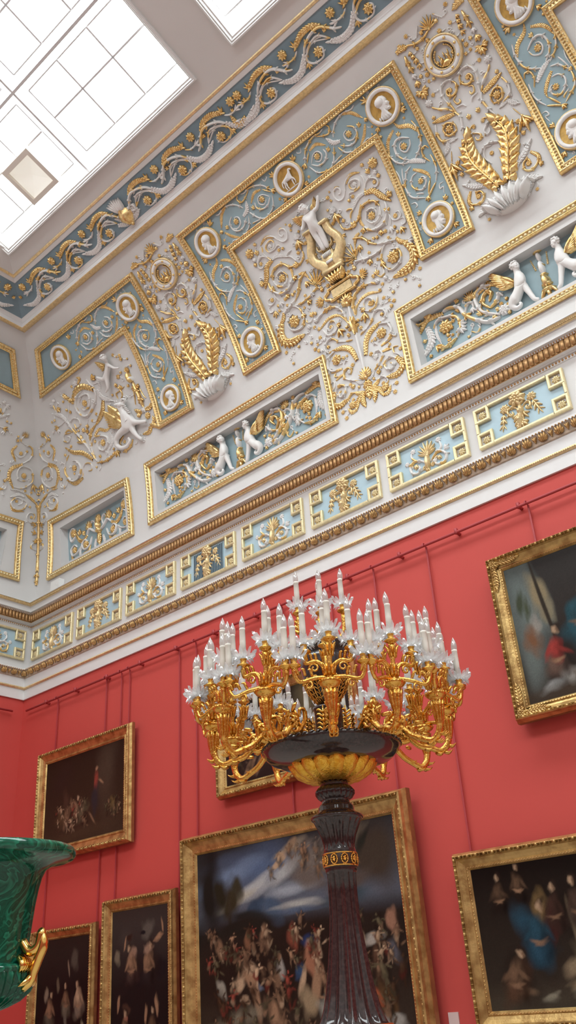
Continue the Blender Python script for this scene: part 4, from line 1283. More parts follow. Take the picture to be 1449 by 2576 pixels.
# ------------------------------------------------------------------ running scroll on the blue band under the ceiling
def rinceau(end, label):
    root = empty('scroll_frieze', tuple(top_map(0,1,end)(np.array([[3.,0,0]]))[0])); tag(root, label, 'scroll frieze')
    per = .841
    def unit(du, m0=None, fl=False):
        fn = top_map(0 if m0 is None else 2*m0, 1 if m0 is None else -1, end)
        ornament('top', root, [(fn, fl != end)], du=du)
    xs = [0., per, 2*per-.02]
    for d in xs: unit(d-.02)
    if not end:
        for d in (0.03, per, 2*per-.05): unit(d, 4.90, True)
        for d in (5.14, 5.14+per, 5.12+2*per): unit(d)
        for d in (0.03, per): unit(d-5.2, 4.90, True)
        pal = [4.90, 10.13]
        if True:
            for x in (7.49,):
                mb = MB(); e_leaf(mb,[(x-.05,.10),(x-.20,.07),(x-.22,.22)],.10); build('leaf',mb,GOLD,root,top_map(0,1,end))
    else: pal = [4.90]
    for x in pal:
        mb = MB()
        for q in range(7): e_tear(mb,(x,.17),(x-.17+.045*q,.46-.012*abs(q-3)),.07,.05,.0,.03)
        build('leaf_fan', mb, WHITE, root, top_map(0,1,end), flip=end)
        mb = MB(); e_tear(mb,(x-.02,.27),(x+.02,.0),.30,.10,.005); e_leaf(mb,[(x,.24),(x,.14),(x,.02)],.2); build('leaf', mb, GOLD, root, top_map(0,1,end), flip=end)
        mb = MB(); e_tube(mb,[(x+.10,.16),(x+.2,.13),(x+.22,.2),(x+.17,.22)],.02); build('scroll', mb, WHITE, root, top_map(0,1,end), flip=end)
    return root
rinceau(False, 'running leaf-scroll frieze on the blue band under the ceiling along the long wall')
rinceau(True, 'running leaf-scroll frieze on the blue band under the ceiling over the end wall')
# ------------------------------------------------------------------ frieze panels in the entablature
def key_frame(w, z0, z1):
    """gold band frame whose four corners carry little square boxes"""
    mb = MB(); b = .036; q = .20; x0,x1 = -w/2, w/2
    pr = [(0,0),(0,.042),(.008,.052),(b-.008,.052),(b,.042),(b,0)]
    for sx in (0,1):
        for sz in (0,1):
            xa = x0 if sx==0 else x1-q; za = z0 if sz==0 else z1-q
            f = frame([(xa,za),(xa+q,za),(xa+q,za+q),(xa,za+q)], pr, 9.); mb.add(np.concatenate(f.v), f.f)
    def bar(a,c,d,e,hor):
        vs = []
        for t in (0,1):
            for o,h in pr: vs.append(((a if t==0 else c), d+o, h) if hor else (a+o, (d if t==0 else e), h))
        k = len(pr); mb.add(vs, [(i,i+1,k+i+1,k+i) for i in range(k-1)])
    bar(x0+q,x1-q,z0,0,True); bar(x0+q,x1-q,z1-b,0,True); bar(x0,0,z0+q,z1-q,False); bar(x1-b,0,z0+q,z1-q,False)
    return mb
def frieze_panel(xc, kind, label, end=False, vent=False):
    fn = frz_map(xc,1,end); fl = end
    root = empty('frieze_panel', tuple(fn(np.array([[0,5.45,0]]))[0])); tag(root, label, 'frieze panel', 'small blue frieze panels')
    w = 1.145; z0,z1 = 5.455,5.99
    build('frame', key_frame(w,z0,z1), GOLDP, root, fn, smooth=False, flip=fl)
    mb = MB(); mb.add([(-w/2+.02,z0+.02,.006),(w/2-.02,z0+.02,.006),(w/2-.02,z1-.02,.006),(-w/2+.02,z1-.02,.006)],[(0,1,2,3)])
    build('field', mb, BLUE_LIT, root, fn, smooth=False, flip=fl)
    for sx in (-1,1):
        for sz in (z0+.1,z1-.1):
            mb = MB(); e_rose(mb,(sx*(w/2-.1),sz),.054,8); build('rosette', mb, GOLDP, root, fn, flip=fl)
    mb = MB()
    for sx in (-1,1):
        for sz in (z0+.1,z1-.1):
            mb = MB(); mb.box(sx*(w/2-.1)-.07,sx*(w/2-.1)+.07,sz-.07,sz+.07,.004,.010); build('box_ground', mb, WALL, root, fn, smooth=False, flip=fl)
    if vent:
        g = MB(); g.add([(-.30,z0+.05,.008),(.30,z0+.05,.008),(.30,z1-.07,.008),(-.30,z1-.07,.008)],[(0,1,2,3)])
        gr = build('grille', g, GRILLE, root, fn, smooth=False, flip=fl)
        g = MB()
        for i in range(19): x=-.30+.0333*i; g.box(x-.006,x+.006,z0+.05,z1-.07,.008,.02)
        build('bar', g, GRILLB, gr, fn, smooth=False, flip=fl)
    off = {'fa':2.562,'fb':6.965}[kind]
    ornament(kind, root, [(fn,fl)], du=-off, gold=GOLDM)
    return root
KL = ['nearest the corner on the long wall','second from the corner','third from the corner','fourth from the corner, over a dark grille','fifth from the corner','sixth from the corner','seventh from the corner','eighth from the corner, at the right edge','ninth from the corner']
for k in range(8):
    frieze_panel(.575+1.281*k, 'fb' if k%2 else 'fa', ('gold drop-flower' if k%2 else 'white palmette')+' blue frieze panel, '+KL[k], False, k==3)
frieze_panel(.60, 'fa', 'blue frieze panel on the end wall at the left edge', True)
# ------------------------------------------------------------------ candelabrum (torchere)
BX, BY, BZ = 9.7814, -4.0835, 1.2458+Z0      # axis and the height of the bowl's lip
CA = empty('candelabrum', (BX,BY,.0)); tag(CA, 'tall dark porphyry candelabrum with gilt branches and white candles', 'candelabrum')
def at(mb): 
    V = np.concatenate(mb.v); m = MB(); m.add(V + np.array([BX,BY,BZ]), mb.f); return m
def rev(name, prof, m, parent=CA, n=48):
    mb = MB(); lathe(mb, prof, n); return build(name, at(mb), m, parent)
rev('bowl', [(.02,-.095),(.10,-.094),(.2,-.09),(.28,-.078),(.34,-.056),(.372,-.03),(.384,-.012),(.388,.0),(.378,.012),(.362,.012),(.34,-.004),(.25,-.03),(.09,-.05),(.0,-.05)], PORPH)
mb = MB(); 
for q in range(60):
    a = 2*PI*q/60; tube3(mb, [(.366*math.cos(a+.03),.366*math.sin(a+.03),.014),(.378*math.cos(a),.378*math.sin(a),.013),(.388*math.cos(a-.03),.388*math.sin(a-.03),.002)], .007, 6, 2)
build('beaded_lip', at(mb), PORPH, bpy.data.objects['bowl'])
# gilt lotus cup: 16 rounded petals
mb = MB()
lathe(mb, [(.07,-.175),(.12,-.17),(.18,-.145),(.214,-.112),(.224,-.09),(.205,-.08),(.1,-.085)], 48)
for q in range(16):
    a = 2*PI*q/16; ca,sa = math.cos(a), math.sin(a); rows = [(.08,-.18,.012),(.14,-.172,.025),(.197,-.142,.036),(.228,-.105,.0415),(.239,-.080,.034),(.238,-.062,.015)]; vs = []
    for (r,z,hw) in rows:
        for k,dr in ((-1,-.014),(-.5,.006),(0,.012),(.5,.006),(1,-.014)): vs.append(((r+dr)*ca - k*hw*sa, (r+dr)*sa + k*hw*ca, z))
    mb.add(vs, [(i*5+j,i*5+j+1,i*5+j+6,i*5+j+5) for i in range(5) for j in range(4)])
build('lotus_cup', at(mb), mat('ormolu_bright',(.95,.55,.08),.3,.9,bump=.5,bscale=120,var=.35,vscale=40,col2=(.80,.36,.03)), CA)
fl = (20,.16)
rev('neck', [(.075,-.18),(.079,-.2),(.076,-.21)], PORPH)
rev('knop', [(.077,-.20,20,.0),(.092,-.208,20,.06),(.108,-.228,20,.12),(.108,-.245,20,.12),(.095,-.265,20,.06),(.079,-.275,20,0)], PORPH, n=120)
rev('capital', [(.078,-.272),(.077,-.29),(.088,-.30),(.097,-.315),(.097,-.33),(.103,-.34),(.135,-.357),(.142,-.366),(.140,-.376),(.132,-.38)], PORPH)
rev('bell', [(.132,-.378,18,.0),(.126,-.39,18,.06),(.112,-.42,18,.14),(.094,-.46,18,.16),(.084,-.50,18,.14),(.081,-.525,18,.0),(.085,-.535),(.085,-.545)], PORPH, n=144)
bd = rev('band', [(.084,-.543),(.0885,-.55),(.0885,-.615),(.084,-.622)], mat('band_ground',(.06,.03,.02),.4))
mb = MB()
for q in range(10):
    a0 = 2*PI*q/10
    for k in range(14):
        a = 2*PI*k/14; da = .19*math.cos(a); b = 2*PI*(k+1)/14; db = .19*math.cos(b)
        tube3(mb, [(.09*math.cos(a0+da),.09*math.sin(a0+da),-.5825+.024*math.sin(a)),(.09*math.cos(a0+db),.09*math.sin(a0+db),-.5825+.024*math.sin(b))], .0045, 5, 1)
    for k in range(5):
        a = 2*PI*k/5; tube3(mb, [(.09*math.cos(a0),.09*math.sin(a0),-.5825),(.0925*math.cos(a0+.1*math.cos(a)),.0925*math.sin(a0+.1*math.cos(a)),-.5825+.014*math.sin(a))], .005, 5, 1)
for z in (-.552,-.613):
    tube3(mb, [(.0885*math.cos(2*PI*k/40),.0885*math.sin(2*PI*k/40),z) for k in range(41)], .004, 5, 1)
build('scroll_band', at(mb), ORMOLU, bd)
sp = [(.082,-.622),(.083,-.635),(.079,-.645)]
for z,r in ((-.65,.077),(-.75,.0765),(-.84,.0785),(-.93,.087),(-1.02,.099),(-1.11,.112),(-1.2,.128),(-1.26,.143),(-1.30,.157),(-1.325,.170)): sp.append((r,z,14,.13))
sp += [(.178,-1.338,14,.06),(.18,-1.35),(.18,-1.37)]
rev('shaft', sp, PORPH, n=168)
rev('foot_ring', [(.175,-1.335),(.192,-1.337),(.205,-1.352),(.206,-1.38),(.2,-1.40),(.19,-1.41)], ORMOLU)
rev('pedestal', [(.19,-1.405),(.23,-1.41),(.23,-1.47),(.26,-1.50),(.26,-2.55),(.30,-2.60),(.30,-BZ+.0)], PORPH, n=8)
rev('drum', [(.088,-.02),(.088,.01),(.081,.02),(.081,.215),(.088,.225),(.088,.24),(.03,.245)], PORPH)
ur = rev('urn', [(0.034,.24),(0.046,.255),(0.074,.285),(0.105,.335),(0.128,.40),(0.141,.46),(0.145,.50),(0.137,.535),(0.131,.55),(0.171,.575),(0.180,.59),(0.171,.60),(0.023,.61)], PORPH)
mb = MB()
for q in range(14):
    a = 2*PI*q/14; ca,sa = math.cos(a),math.sin(a); rows = [(.048,.255,.006),(.077,.285,.018),(.108,.335,.027),(.125,.375,.020),(.133,.40,.003)]
    pts = [(r*ca,r*sa,z) for r,z,_ in rows]; tube3(mb, pts, .0035, 5, 2)
    for sg in (-1,1):
        tube3(mb, [((r+.002)*ca-sg*w_*sa,(r+.002)*sa+sg*w_*ca,z) for r,z,w_ in rows], .003, 5, 2)
        for i in range(1,4):
            for t in (.0,.5):
                r,z,w_ = [rows[i][k]*(1-t)+rows[i+1][k]*t for k in range(3)]
                tube3(mb, [((r+.001)*ca,(r+.001)*sa,z-.012),((r+.003)*ca-sg*w_*.9*sa,(r+.003)*sa+sg*w_*.9*ca,z+.008)], .0026, 4, 1)
build('palm_leaf_mount', at(mb), ORMOLU, ur)
# candle fittings, drawn once and copied
def cup_mesh():
    mb = MB(); lathe(mb, [(.006,-.062),(.012,-.055),(.016,-.048),(.022,-.042),(.034,-.036),(.036,-.030),(.02,-.026),(.016,-.020),(.0165,.0),(.02,.004),(.012,.008)], 14); return mb
def pan_mesh():
    mb = MB(); n = 14
    lathe(mb, [(.014,.004),(.022,.003),(.032,.010)], 20)
    for q in range(n):
        a = 2*PI*q/n; ca,sa = math.cos(a),math.sin(a); up = 1. if q%2 else .72
        rows = [(.020,.004,.005),(.036,.010,.0095),(.052,.024*up,.0115),(.064,.042*up,.009),(.066,.056*up,.003)]; vs = []
        for (r,z,hw) in rows:
            for k,dr in ((-1,-.007),(0,.007),(1,-.007)): vs.append(((r+dr)*ca-k*hw*sa,(r+dr)*sa+k*hw*ca,z))
        mb.add(vs, [(i*3+j,i*3+j+1,i*3+j+4,i*3+j+3) for i in range(4) for j in range(2)])
        a += PI/n; ca,sa = math.cos(a),math.sin(a)
        mb.add([(.030*ca,.030*sa,.006),(.046*ca-.008*sa,.046*sa+.008*ca,-.002),(.046*ca+.008*sa,.046*sa-.008*ca,-.002),(.058*ca,.058*sa,-.014),(.05*ca,.05*sa,.006)], [(0,1,4),(0,4,2),(1,3,4),(4,3,2)])
    return mb
def candle_mesh():
    mb = MB(); lathe(mb, [(.0,.004),(.0165,.006),(.0165,.10),(.0155,.165),(.0162,.166),(.0162,.176),(.0,.177)], 14); return mb
def bulb_mesh():
    mb = MB(); lathe(mb, [(.012,.176),(.0155,.184),(.0168,.197),(.0155,.213),(.010,.232),(.004,.245),(.0015,.251),(0,.252)], 14); return mb
PRO = {}
def fitting(pos, arm, s=1.):
    for nm,fnm,m in (('cup',cup_mesh,ORMOLU),('drip_pan',pan_mesh,CRYSTAL),('candle',candle_mesh,CANDLE),('bulb',bulb_mesh,BULB)):
        if nm not in PRO:
            o = build(nm, fnm(), m, None, smooth=(nm != 'drip_pan')); PRO[nm] = o
        else:
            o = PRO[nm].copy(); C.objects.link(o)
        o.parent = arm; o.location = (pos[0], pos[1], BZ+pos[2]); o.rotation_euler = (rnd.uniform(-.015,.015), rnd.uniform(-.015,.015), rnd.uniform(0,1)); o.scale = (s,s,s)
RH, ZC = .66, .205
DZ = -.03
angA = math.atan2(-8.-BY, 12.93-BX)+.03
def dn(mb):
    V = np.concatenate(mb.v); V = V.copy(); V[:,2] += DZ; m = MB(); m.add(V, mb.f); return m
for i in range(12):
    ph = angA + 2*PI*i/12; er = np.array([math.cos(ph), math.sin(ph), 0.]); et = np.array([-er[1], er[0], 0.]); ez = np.array([0,0,1.])
    X = lambda r,t,z: er*r + et*t + ez*z
    mb = MB()
    # main S-branch from the lip of the bowl, swelling into a fluted horn
    low = -.03 if i%2==0 else -.015
    tube3(mb, [X(.30,0,.06),X(.37,0,.10),X(.43,0,.075),X(.49,0,.02),X(.55,0,low+.02),X(.605,0,low),X(.645,0,low+.03),X(.66,0,low+.08)], [.016,.019,.018,.017,.017,.018,.019,.018], 9, 5)
    for a0 in range(8):   # horn flutes
        a = 2*PI*a0/8; d = er*math.cos(a)+et*math.sin(a)
        tube3(mb, [X(RH,0,low+.06)+d*.008, X(RH,0,.09)+d*.019, X(RH,0,.17)+d*.028], [.008,.0105,.012], 6, 3)
    hm = MB(); lathe(hm, [(.014,low+.05),(.022,.08),(.032,.172),(.030,.178),(.038,.183),(.052,.193),(.058,.205),(.054,.214),(.045,.216),(.03,.225),(.02,.25),(.012,.26)], 18)
    mb.add(np.concatenate(hm.v)+er*RH, hm.f)
    for k in range(16): 
        a = 2*PI*k/16; c = X(RH,0,.207)+er*.056*math.cos(a)+et*.056*math.sin(a)
        mb.add([c+np.array(v)*.008 for v in ((1,0,0),(0,1,0),(-1,0,0),(0,-1,0),(0,0,1.2),(0,0,-1))], [(0,1,4),(1,2,4),(2,3,4),(3,0,4),(1,0,5),(2,1,5),(3,2,5),(0,3,5)])
    # leaf barbs along the branch
    for r,z in ((.52,.0),(.58,low-.01),(.625,low-.005),(.65,low+.03)):
        for sg in (-1,0,1): tube3(mb, [X(r,0,z),X(r+.022,sg*.018,z-.010),X(r+.045,sg*.022,z+.004)], [.010,.007,.001], 5, 2)
    mb = dn(mb); arm = build('branch', at(mb), ORMOLU, CA)
    # scroll volute against the bowl
    vm = MB(); P = []
    for k in range(22):
        a = k/21*3.6*PI; rr = .066*(1-k/26); P.append(X(.415+rr*math.cos(a+PI*.6),0,.10+rr*math.sin(a+PI*.6)))
    tube3(vm, P, list(np.linspace(.015,.008,22)), 8, 1)
    for k in range(7):
        a = 2*PI*k/7
        for sg in (-1,1): tube3(vm, [X(.415,sg*.012,.10),X(.415+.022*math.cos(a),sg*.026,.10+.022*math.sin(a)),X(.415+.036*math.cos(a),sg*.014,.10+.036*math.sin(a))], [.008,.010,.003], 5, 2)
    for k in range(5): tube3(vm, [X(.40+.03*k,0,.16-.02*k),X(.415+.035*k,.02*(-1)**k,.185-.026*k),X(.40+.04*k,.03*(-1)**k,.205-.03*k)], [.010,.011,.002], 6, 2)
    tube3(vm, [X(.36,.0,.05),X(.33,.03,.12),X(.36,.045,.17),X(.40,.04,.16),X(.39,.035,.125)], [.012,.012,.011,.009,.006], 7, 4)
    vm = dn(vm); build('volute', at(vm), ORMOLU, arm)
    # upright stems and candles of the cluster
    sm = MB(); spots = [(.0,.012,.44),(-.075,-.01,.43),(.02,.12,.375),(.015,-.12,.37),(.075,.175,.28),(.07,-.175,.28)]
    for q,(dr,dt,z) in enumerate(spots):
        top = X(RH+dr,dt,z-.055)
        if q < 2:
            tube3(sm, [X(RH+dr*.15,dt*.2,.185),X(RH+dr*.4,dt*.5,.26),X(RH+dr*.8,dt*.8,.32),top], [.018,.012,.014,.019], 8, 4)
            for k in range(6):
                a = 2*PI*k/6; d = er*math.cos(a)+et*math.sin(a); tube3(sm, [top-ez*.07+d*.012, top-ez*.02+d*.024, top-ez*.005+d*.036], [.008,.008,.002], 5, 2)
        elif q < 4: tube3(sm, [X(RH,0,.24),X(RH+dr*.4,dt*.5,.285),X(RH+dr*.9,dt*.9,.275),X(RH+dr,dt,z-.085),top], [.012,.012,.011,.012,.017], 8, 4)
        else: tube3(sm, [X(RH,0,.20),X(RH+dr*.4,dt*.45,.19),X(RH+dr*.85,dt*.85,.165),X(RH+dr,dt,z-.08),top], [.012,.012,.011,.012,.016], 8, 4)
        if q >= 2:
            c = X(RH+dr*.6,dt*.62,.25 if q < 4 else .15)
            for k in range(9):
                a = k/8*2.6*PI; 
            tube3(sm, [c+ez*(.028*math.sin(k/10*2.4*PI)*(1-k/13))+et*np.sign(dt)*(.028*math.cos(k/10*2.4*PI)*(1-k/13)) for k in range(11)], .006, 6, 1)
            for k in range(3): tube3(sm, [X(RH+dr*(.5+.2*k),dt*(.5+.2*k),z-.08),X(RH+dr*(.55+.2*k)+.012,dt*(.55+.2*k),z-.05),X(RH+dr*(.6+.2*k)+.02,dt*(.62+.2*k),z-.055)], [.008,.008,.001], 5, 2)
    for k in range(8):
        a = 2*PI*k/8; d = er*math.cos(a)+et*math.sin(a); tube3(sm, [X(RH,0,.21)+d*.02,X(RH,0,.25)+d*.03,X(RH,0,.27)+d*.045], [.012,.010,.002], 5, 2)
    for k in range(5):
        a = 2*PI*k/5+.3; d = er*math.cos(a)+et*math.sin(a); tube3(sm, [X(RH,0,.24)+d*.01,X(RH,0,.275)+d*.016], [.010,.004], 5, 2)
    build('stem_cluster', at(sm), ORMOLU, arm)
    for q,(dr,dt,z) in enumerate(spots): fitting(X(RH+dr,dt,z), arm)
# crowning tier
tm = MB(); lathe(tm, [(.03,.6),(.05,.61),(.04,.64),(.03,.68),(.045,.70),(.02,.74),(.03,.77),(.01,.80)], 18)
tops = []
for k in range(4):
    a = angA + 2*PI*k/4; d = np.array([math.cos(a),math.sin(a),0]); z = .86 if k != 0 else .80
    tube3(tm, [d*.03+np.array([0,0,.66]), d*.09+np.array([0,0,.655]), d*.13+np.array([0,0,.70]), d*.135+np.array([0,0,z-.05])], [.012,.011,.012,.015], 8, 4)
    for j in range(3): tube3(tm, [d*.135+np.array([0,0,.70+.03*j]), d*.155+np.array([0,0,.715+.03*j]), d*.15+np.array([0,0,.73+.03*j])], [.012,.010,.003], 5, 2)
    tops.append(d*.135+np.array([0,0,z]))
cr = build('crown_branch', at(tm), ORMOLU, CA)
for p_ in tops: fitting(p_, cr)
for o in CA.children_recursive:
    pass
# pieces that stand between the volutes
for k in range(6):
    a = angA + 2*PI*(k+.5)/6 + .26; mb = MB(); d = np.array([math.cos(a),math.sin(a),0]); e = np.array([-d[1],d[0],0])
    for q in range(6):
        for sg in (-1,1): tube3(mb, [d*.13+np.array([0,0,.05+.025*q]), d*.14+e*sg*.022+np.array([0,0,.07+.025*q]), d*.14+e*sg*.036+np.array([0,0,.065+.025*q])], [.006,.008,.003], 5, 2)
    tube3(mb, [d*.13+np.array([0,0,.03]), d*.13+np.array([0,0,.22])], [.008,.004], 6, 2)
    build('palmette_mount', at(mb), ORMOLU, CA)
# ------------------------------------------------------------------ malachite vase
def cam_ray(px, py, dep):
    d = np.array([(px-724.5)/FPX, -(py-1288.)/FPX, 1.])*dep
    return CAMP + CR.T @ d
FPX = 2252.6097666697337; CAMP = np.array([12.93264952,-8.,Z0])
CR = np.array([[0.73720665,0.67327899,-0.05676058],[0.36342343,-0.32430234,0.8733564],[-0.56960493,0.66447227,0.4837632]])
VX, VY, VZ = cam_ray(-8, 2152, 4.0)
VA = empty('malachite_vase', (VX,VY,0)); tag(VA, 'green malachite urn vase with a gilded handle, cut by the left edge', 'vase')
mb = MB(); lathe(mb, [(.0,-.3),(.15,-.2),(.19,-.06),(.26,.0),(.315,.022),(.335,.022),(.345,.008),(.345,-.012),(.335,-.024),(.31,-.032),(.27,-.040),(.24,-.050),(.218,-.068),(.203,-.10),(.192,-.15),(.183,-.21),(.176,-.28),(.170,-.35),(.167,-.40),(.168,-.445)], 72)
def vput(name, mb, m, par=VA):
    q = MB(); q.add(np.concatenate(mb.v)+np.array([VX,VY,VZ]), mb.f); return build(name, q, m, par)
vput('body', mb, MAL)
mb = MB(); lathe(mb, [(.166,-.44),(.188,-.445),(.205,-.455),(.207,-.465),(.20,-.475)], 72); vput('collar', mb, MAL)
mb = MB(); lathe(mb, [(.200,-.47,36,.0),(.211,-.482,36,.07),(.207,-.515,36,.09),(.188,-.548,36,.09),(.15,-.58,36,.09),(.10,-.602,36,.08),(.06,-.615,36,.0),(.046,-.63),(.044,-.67),(.06,-.71),(.10,-.76),(.15,-.80),(.17,-.82),(.17,-.86),(.0,-.86)], 216); vput('gadrooned_bowl', mb, MAL)
mb = MB(); lathe(mb, [(.2,-.855),(.24,-.86),(.24,-VZ)], 4); vput('pedestal', mb, PORPH)
aH = math.atan2(CR[0][1], CR[0][0]) - .35
for sg in (0, PI):
    a = aH+sg; d = np.array([math.cos(a),math.sin(a),0]); e = np.array([-d[1],d[0],0]); X = lambda r,t,z: d*r+e*t+np.array([0,0,z]); mb = MB()
    tube3(mb, [X(.17,0,-.36),X(.21,0,-.40),X(.25,0,-.385),X(.262,0,-.335),X(.25,0,-.325)], [.018,.020,.02,.02,.012], 10, 6)
    tube3(mb, [X(.265,0,-.33),X(.275,0,-.38),X(.255,0,-.43),X(.235,0,-.48),X(.225,0,-.51),X(.19,0,-.54)], [.014,.02,.02,.019,.018,.014], 10, 6)
    for k in range(7): tube3(mb, [X(.18,-.03+.01*k,-.42),X(.21,-.045+.015*k,-.45),X(.20,-.05+.017*k,-.48)], [.014,.014,.003], 6, 3)
    for q in (-1,1): tube3(mb, [X(.23,0,-.49),X(.22,q*.03,-.515),X(.2,q*.05,-.53)], [.013,.012,.003], 6, 3)
    vput('handle', mb, mat('handle_gilt',(.95,.62,.18),.18,1.))
# ------------------------------------------------------------------ pictures
def paint(name, w, h, base, strokes, root, place, crowd=(), seed=1, n=150, figs=()):
    """canvas whose colours are brushed in: soft blobs over a ground"""
    r_ = np.random.default_rng(seed); nx = n; ny = int(n*h/w)
    U,Vv = np.meshgrid(np.linspace(0,1,nx), np.linspace(0,1,ny)); asp = h/w
    img = np.zeros((ny,nx,3)); 
    for k in range(3): 
        b0 = np.interp(Vv, [q[0] for q in base], [q[1][k] for q in base]); img[...,k] = b0
    def blob(u,v,a,b,ang,col,soft=.5,al=1.):
        x = (U-u); y = (Vv-v)*asp; ca,sa = math.cos(ang),math.sin(ang)
        X = (x*ca+y*sa)/a; Y = (-x*sa+y*ca)/b
        wob = .5*np.sin(2.6*X+1.7*Y+u*40)+.35*np.sin(4.1*Y-2.3*X+v*50)+.25*np.sin(7.*X+u*90)*np.cos(5*Y)
        d = np.sqrt(X*X+Y*Y)+wob*.28; m = np.clip((1-d)/soft,0,1)*al
        for k in range(3): img[...,k] = img[...,k]*(1-m)+col[k]*m
    def figure(u, v, s, lean, c, cl):
        dx,dy = math.sin(lean), math.cos(lean); S = s/asp
        blob(u+s*.15,v-S*.2,s*.75,s*1.3,0,np.array(DK),.9,.75)
        for sg in (-1,1):
            a = lean+sg*r_.uniform(.2,.7); blob(u-math.sin(a)*s*.9*sg*-1,v-S*.95,s*.16,s*.55,-a,c*r_.uniform(.5,.9),.6,.9)
        blob(u-dx*s*.4,v-dy*S*.4,s*.42,s*.5,lean,cl,.6,.9)
        blob(u,v,s*.33,s*.5,-lean,c,.55,.95); blob(u-s*.12,v+S*.1,s*.16,s*.34,-lean,c*1.35,.9,.7); blob(u+s*.2,v-S*.05,s*.14,s*.4,-lean,c*.35,.9,.7)
        for sg in (-1,1):
            a = sg*r_.uniform(.5,2.3); blob(u+sg*s*.32+math.sin(a)*s*.25,v+S*.25+math.cos(a)*S*.25,s*.11,s*.38,-a,c*r_.uniform(.7,1.15),.5,.9)
        hx,hy = u+dx*s*.7, v+dy*S*.72
        blob(hx+s*.03,hy+S*.06,s*.2,s*.22,0,np.array(DK)*1.5,.5,.9); blob(hx,hy,s*.15,s*.19,0,c*1.1,.5,.95)
    def mass(u, v, s, lean, c, cl):
        dx,dy = math.sin(lean), math.cos(lean); S = s/asp
        blob(u+s*.12,v-S*.3,s*.9,s*1.2,0,np.array(DK),1.,.8)
        blob(u-dx*s*.35,v-S*.62,s*.62,s*.55,.2,cl,.8,.95); blob(u-s*.22,v-S*.5,s*.2,s*.5,.3,cl*1.5,1.,.6); blob(u+s*.3,v-S*.7,s*.2,s*.4,-.2,cl*.3,1.,.8)
        blob(u,v,s*.40,s*.55,-lean,c,.8,.95); blob(u-s*.14,v+S*.1,s*.16,s*.36,-lean,c*1.3,1.,.6); blob(u+s*.22,v,s*.16,s*.45,-lean,c*.3,1.,.8)
        for sg in (-1,1):
            a = r_.uniform(.15,.9); blob(u+sg*s*.30,v-S*.05,s*.13,s*.42,sg*a,c*r_.uniform(.6,1.),.8,.9); blob(u+sg*s*.08,v-S*.38,s*.32,s*.10,sg*.3,np.array(SK)*r_.uniform(.6,1.),.8,.8)
        hx,hy = u+dx*s*.68, v+dy*S*.74
        blob(hx+s*.04,hy+S*.07,s*.23,s*.25,0,np.array(DK)*2,.7,.95); blob(hx-s*.03,hy-S*.02,s*.16,s*.21,lean,np.array(SKL)*.9,.7,.95); blob(hx+s*.06,hy-S*.04,s*.09,s*.17,lean,np.array(SK)*.4,.9,.8)
    for q in strokes: blob(*q)
    for (u0,u1,v0,v1,num,sz,pal) in crowd:
        for i in range(num):
            u = r_.uniform(u0,u1); v = r_.uniform(v0,v1); c = np.array(pal[r_.integers(len(pal))])*r_.uniform(.6,1.2)
            figure(u, v, sz*r_.uniform(.6,1.15), r_.uniform(-.6,.6), c, np.array(pal[r_.integers(len(pal))])*r_.uniform(.25,.8))
    for q in figs: mass(*q[:4], np.array(q[4]), np.array(q[5]))
    img *= (1+.10*r_.standard_normal((ny,nx,1)).clip(-2,2)*.6)
    img = np.clip(img,0,1)
    mb = MB(); P = np.c_[(U.ravel()-.5)*w, np.zeros(nx*ny), Vv.ravel()*h]
    idx = np.arange(nx*ny).reshape(ny,nx)
    F = np.stack([idx[:-1,:-1],idx[:-1,1:],idx[1:,1:],idx[1:,:-1]],-1).reshape(-1,4)
    mb.add(P, F.tolist())
    o = build('canvas', mb, None, root, place)
    at_ = o.data.color_attributes.new('paint','FLOAT_COLOR','POINT'); c = np.ones((nx*ny,4)); c[:,:3] = img.reshape(-1,3)
    at_.data.foreach_set('color', c.ravel().astype(np.float32))
    m = bpy.data.materials.new('painted_canvas'); m.use_nodes = True; nt = m.node_tree; b = nt.nodes['Principled BSDF']; b.inputs['Roughness'].default_value = .42; b.inputs['Specular IOR Level'].default_value = .12
    ca = nt.nodes.new('ShaderNodeVertexColor'); ca.layer_name = 'paint'; nt.links.new(ca.outputs[0], b.inputs['Base Color'])
    o.data.materials.append(m)
PRF = [(0,-.03),(0,.02),(.10,.05),(.14,.075),(.20,.085),(.27,.06),(.33,.066),(.40,.05),(.58,.03),(.74,.018),(.80,.026),(.90,.022),(1.0,.0)]
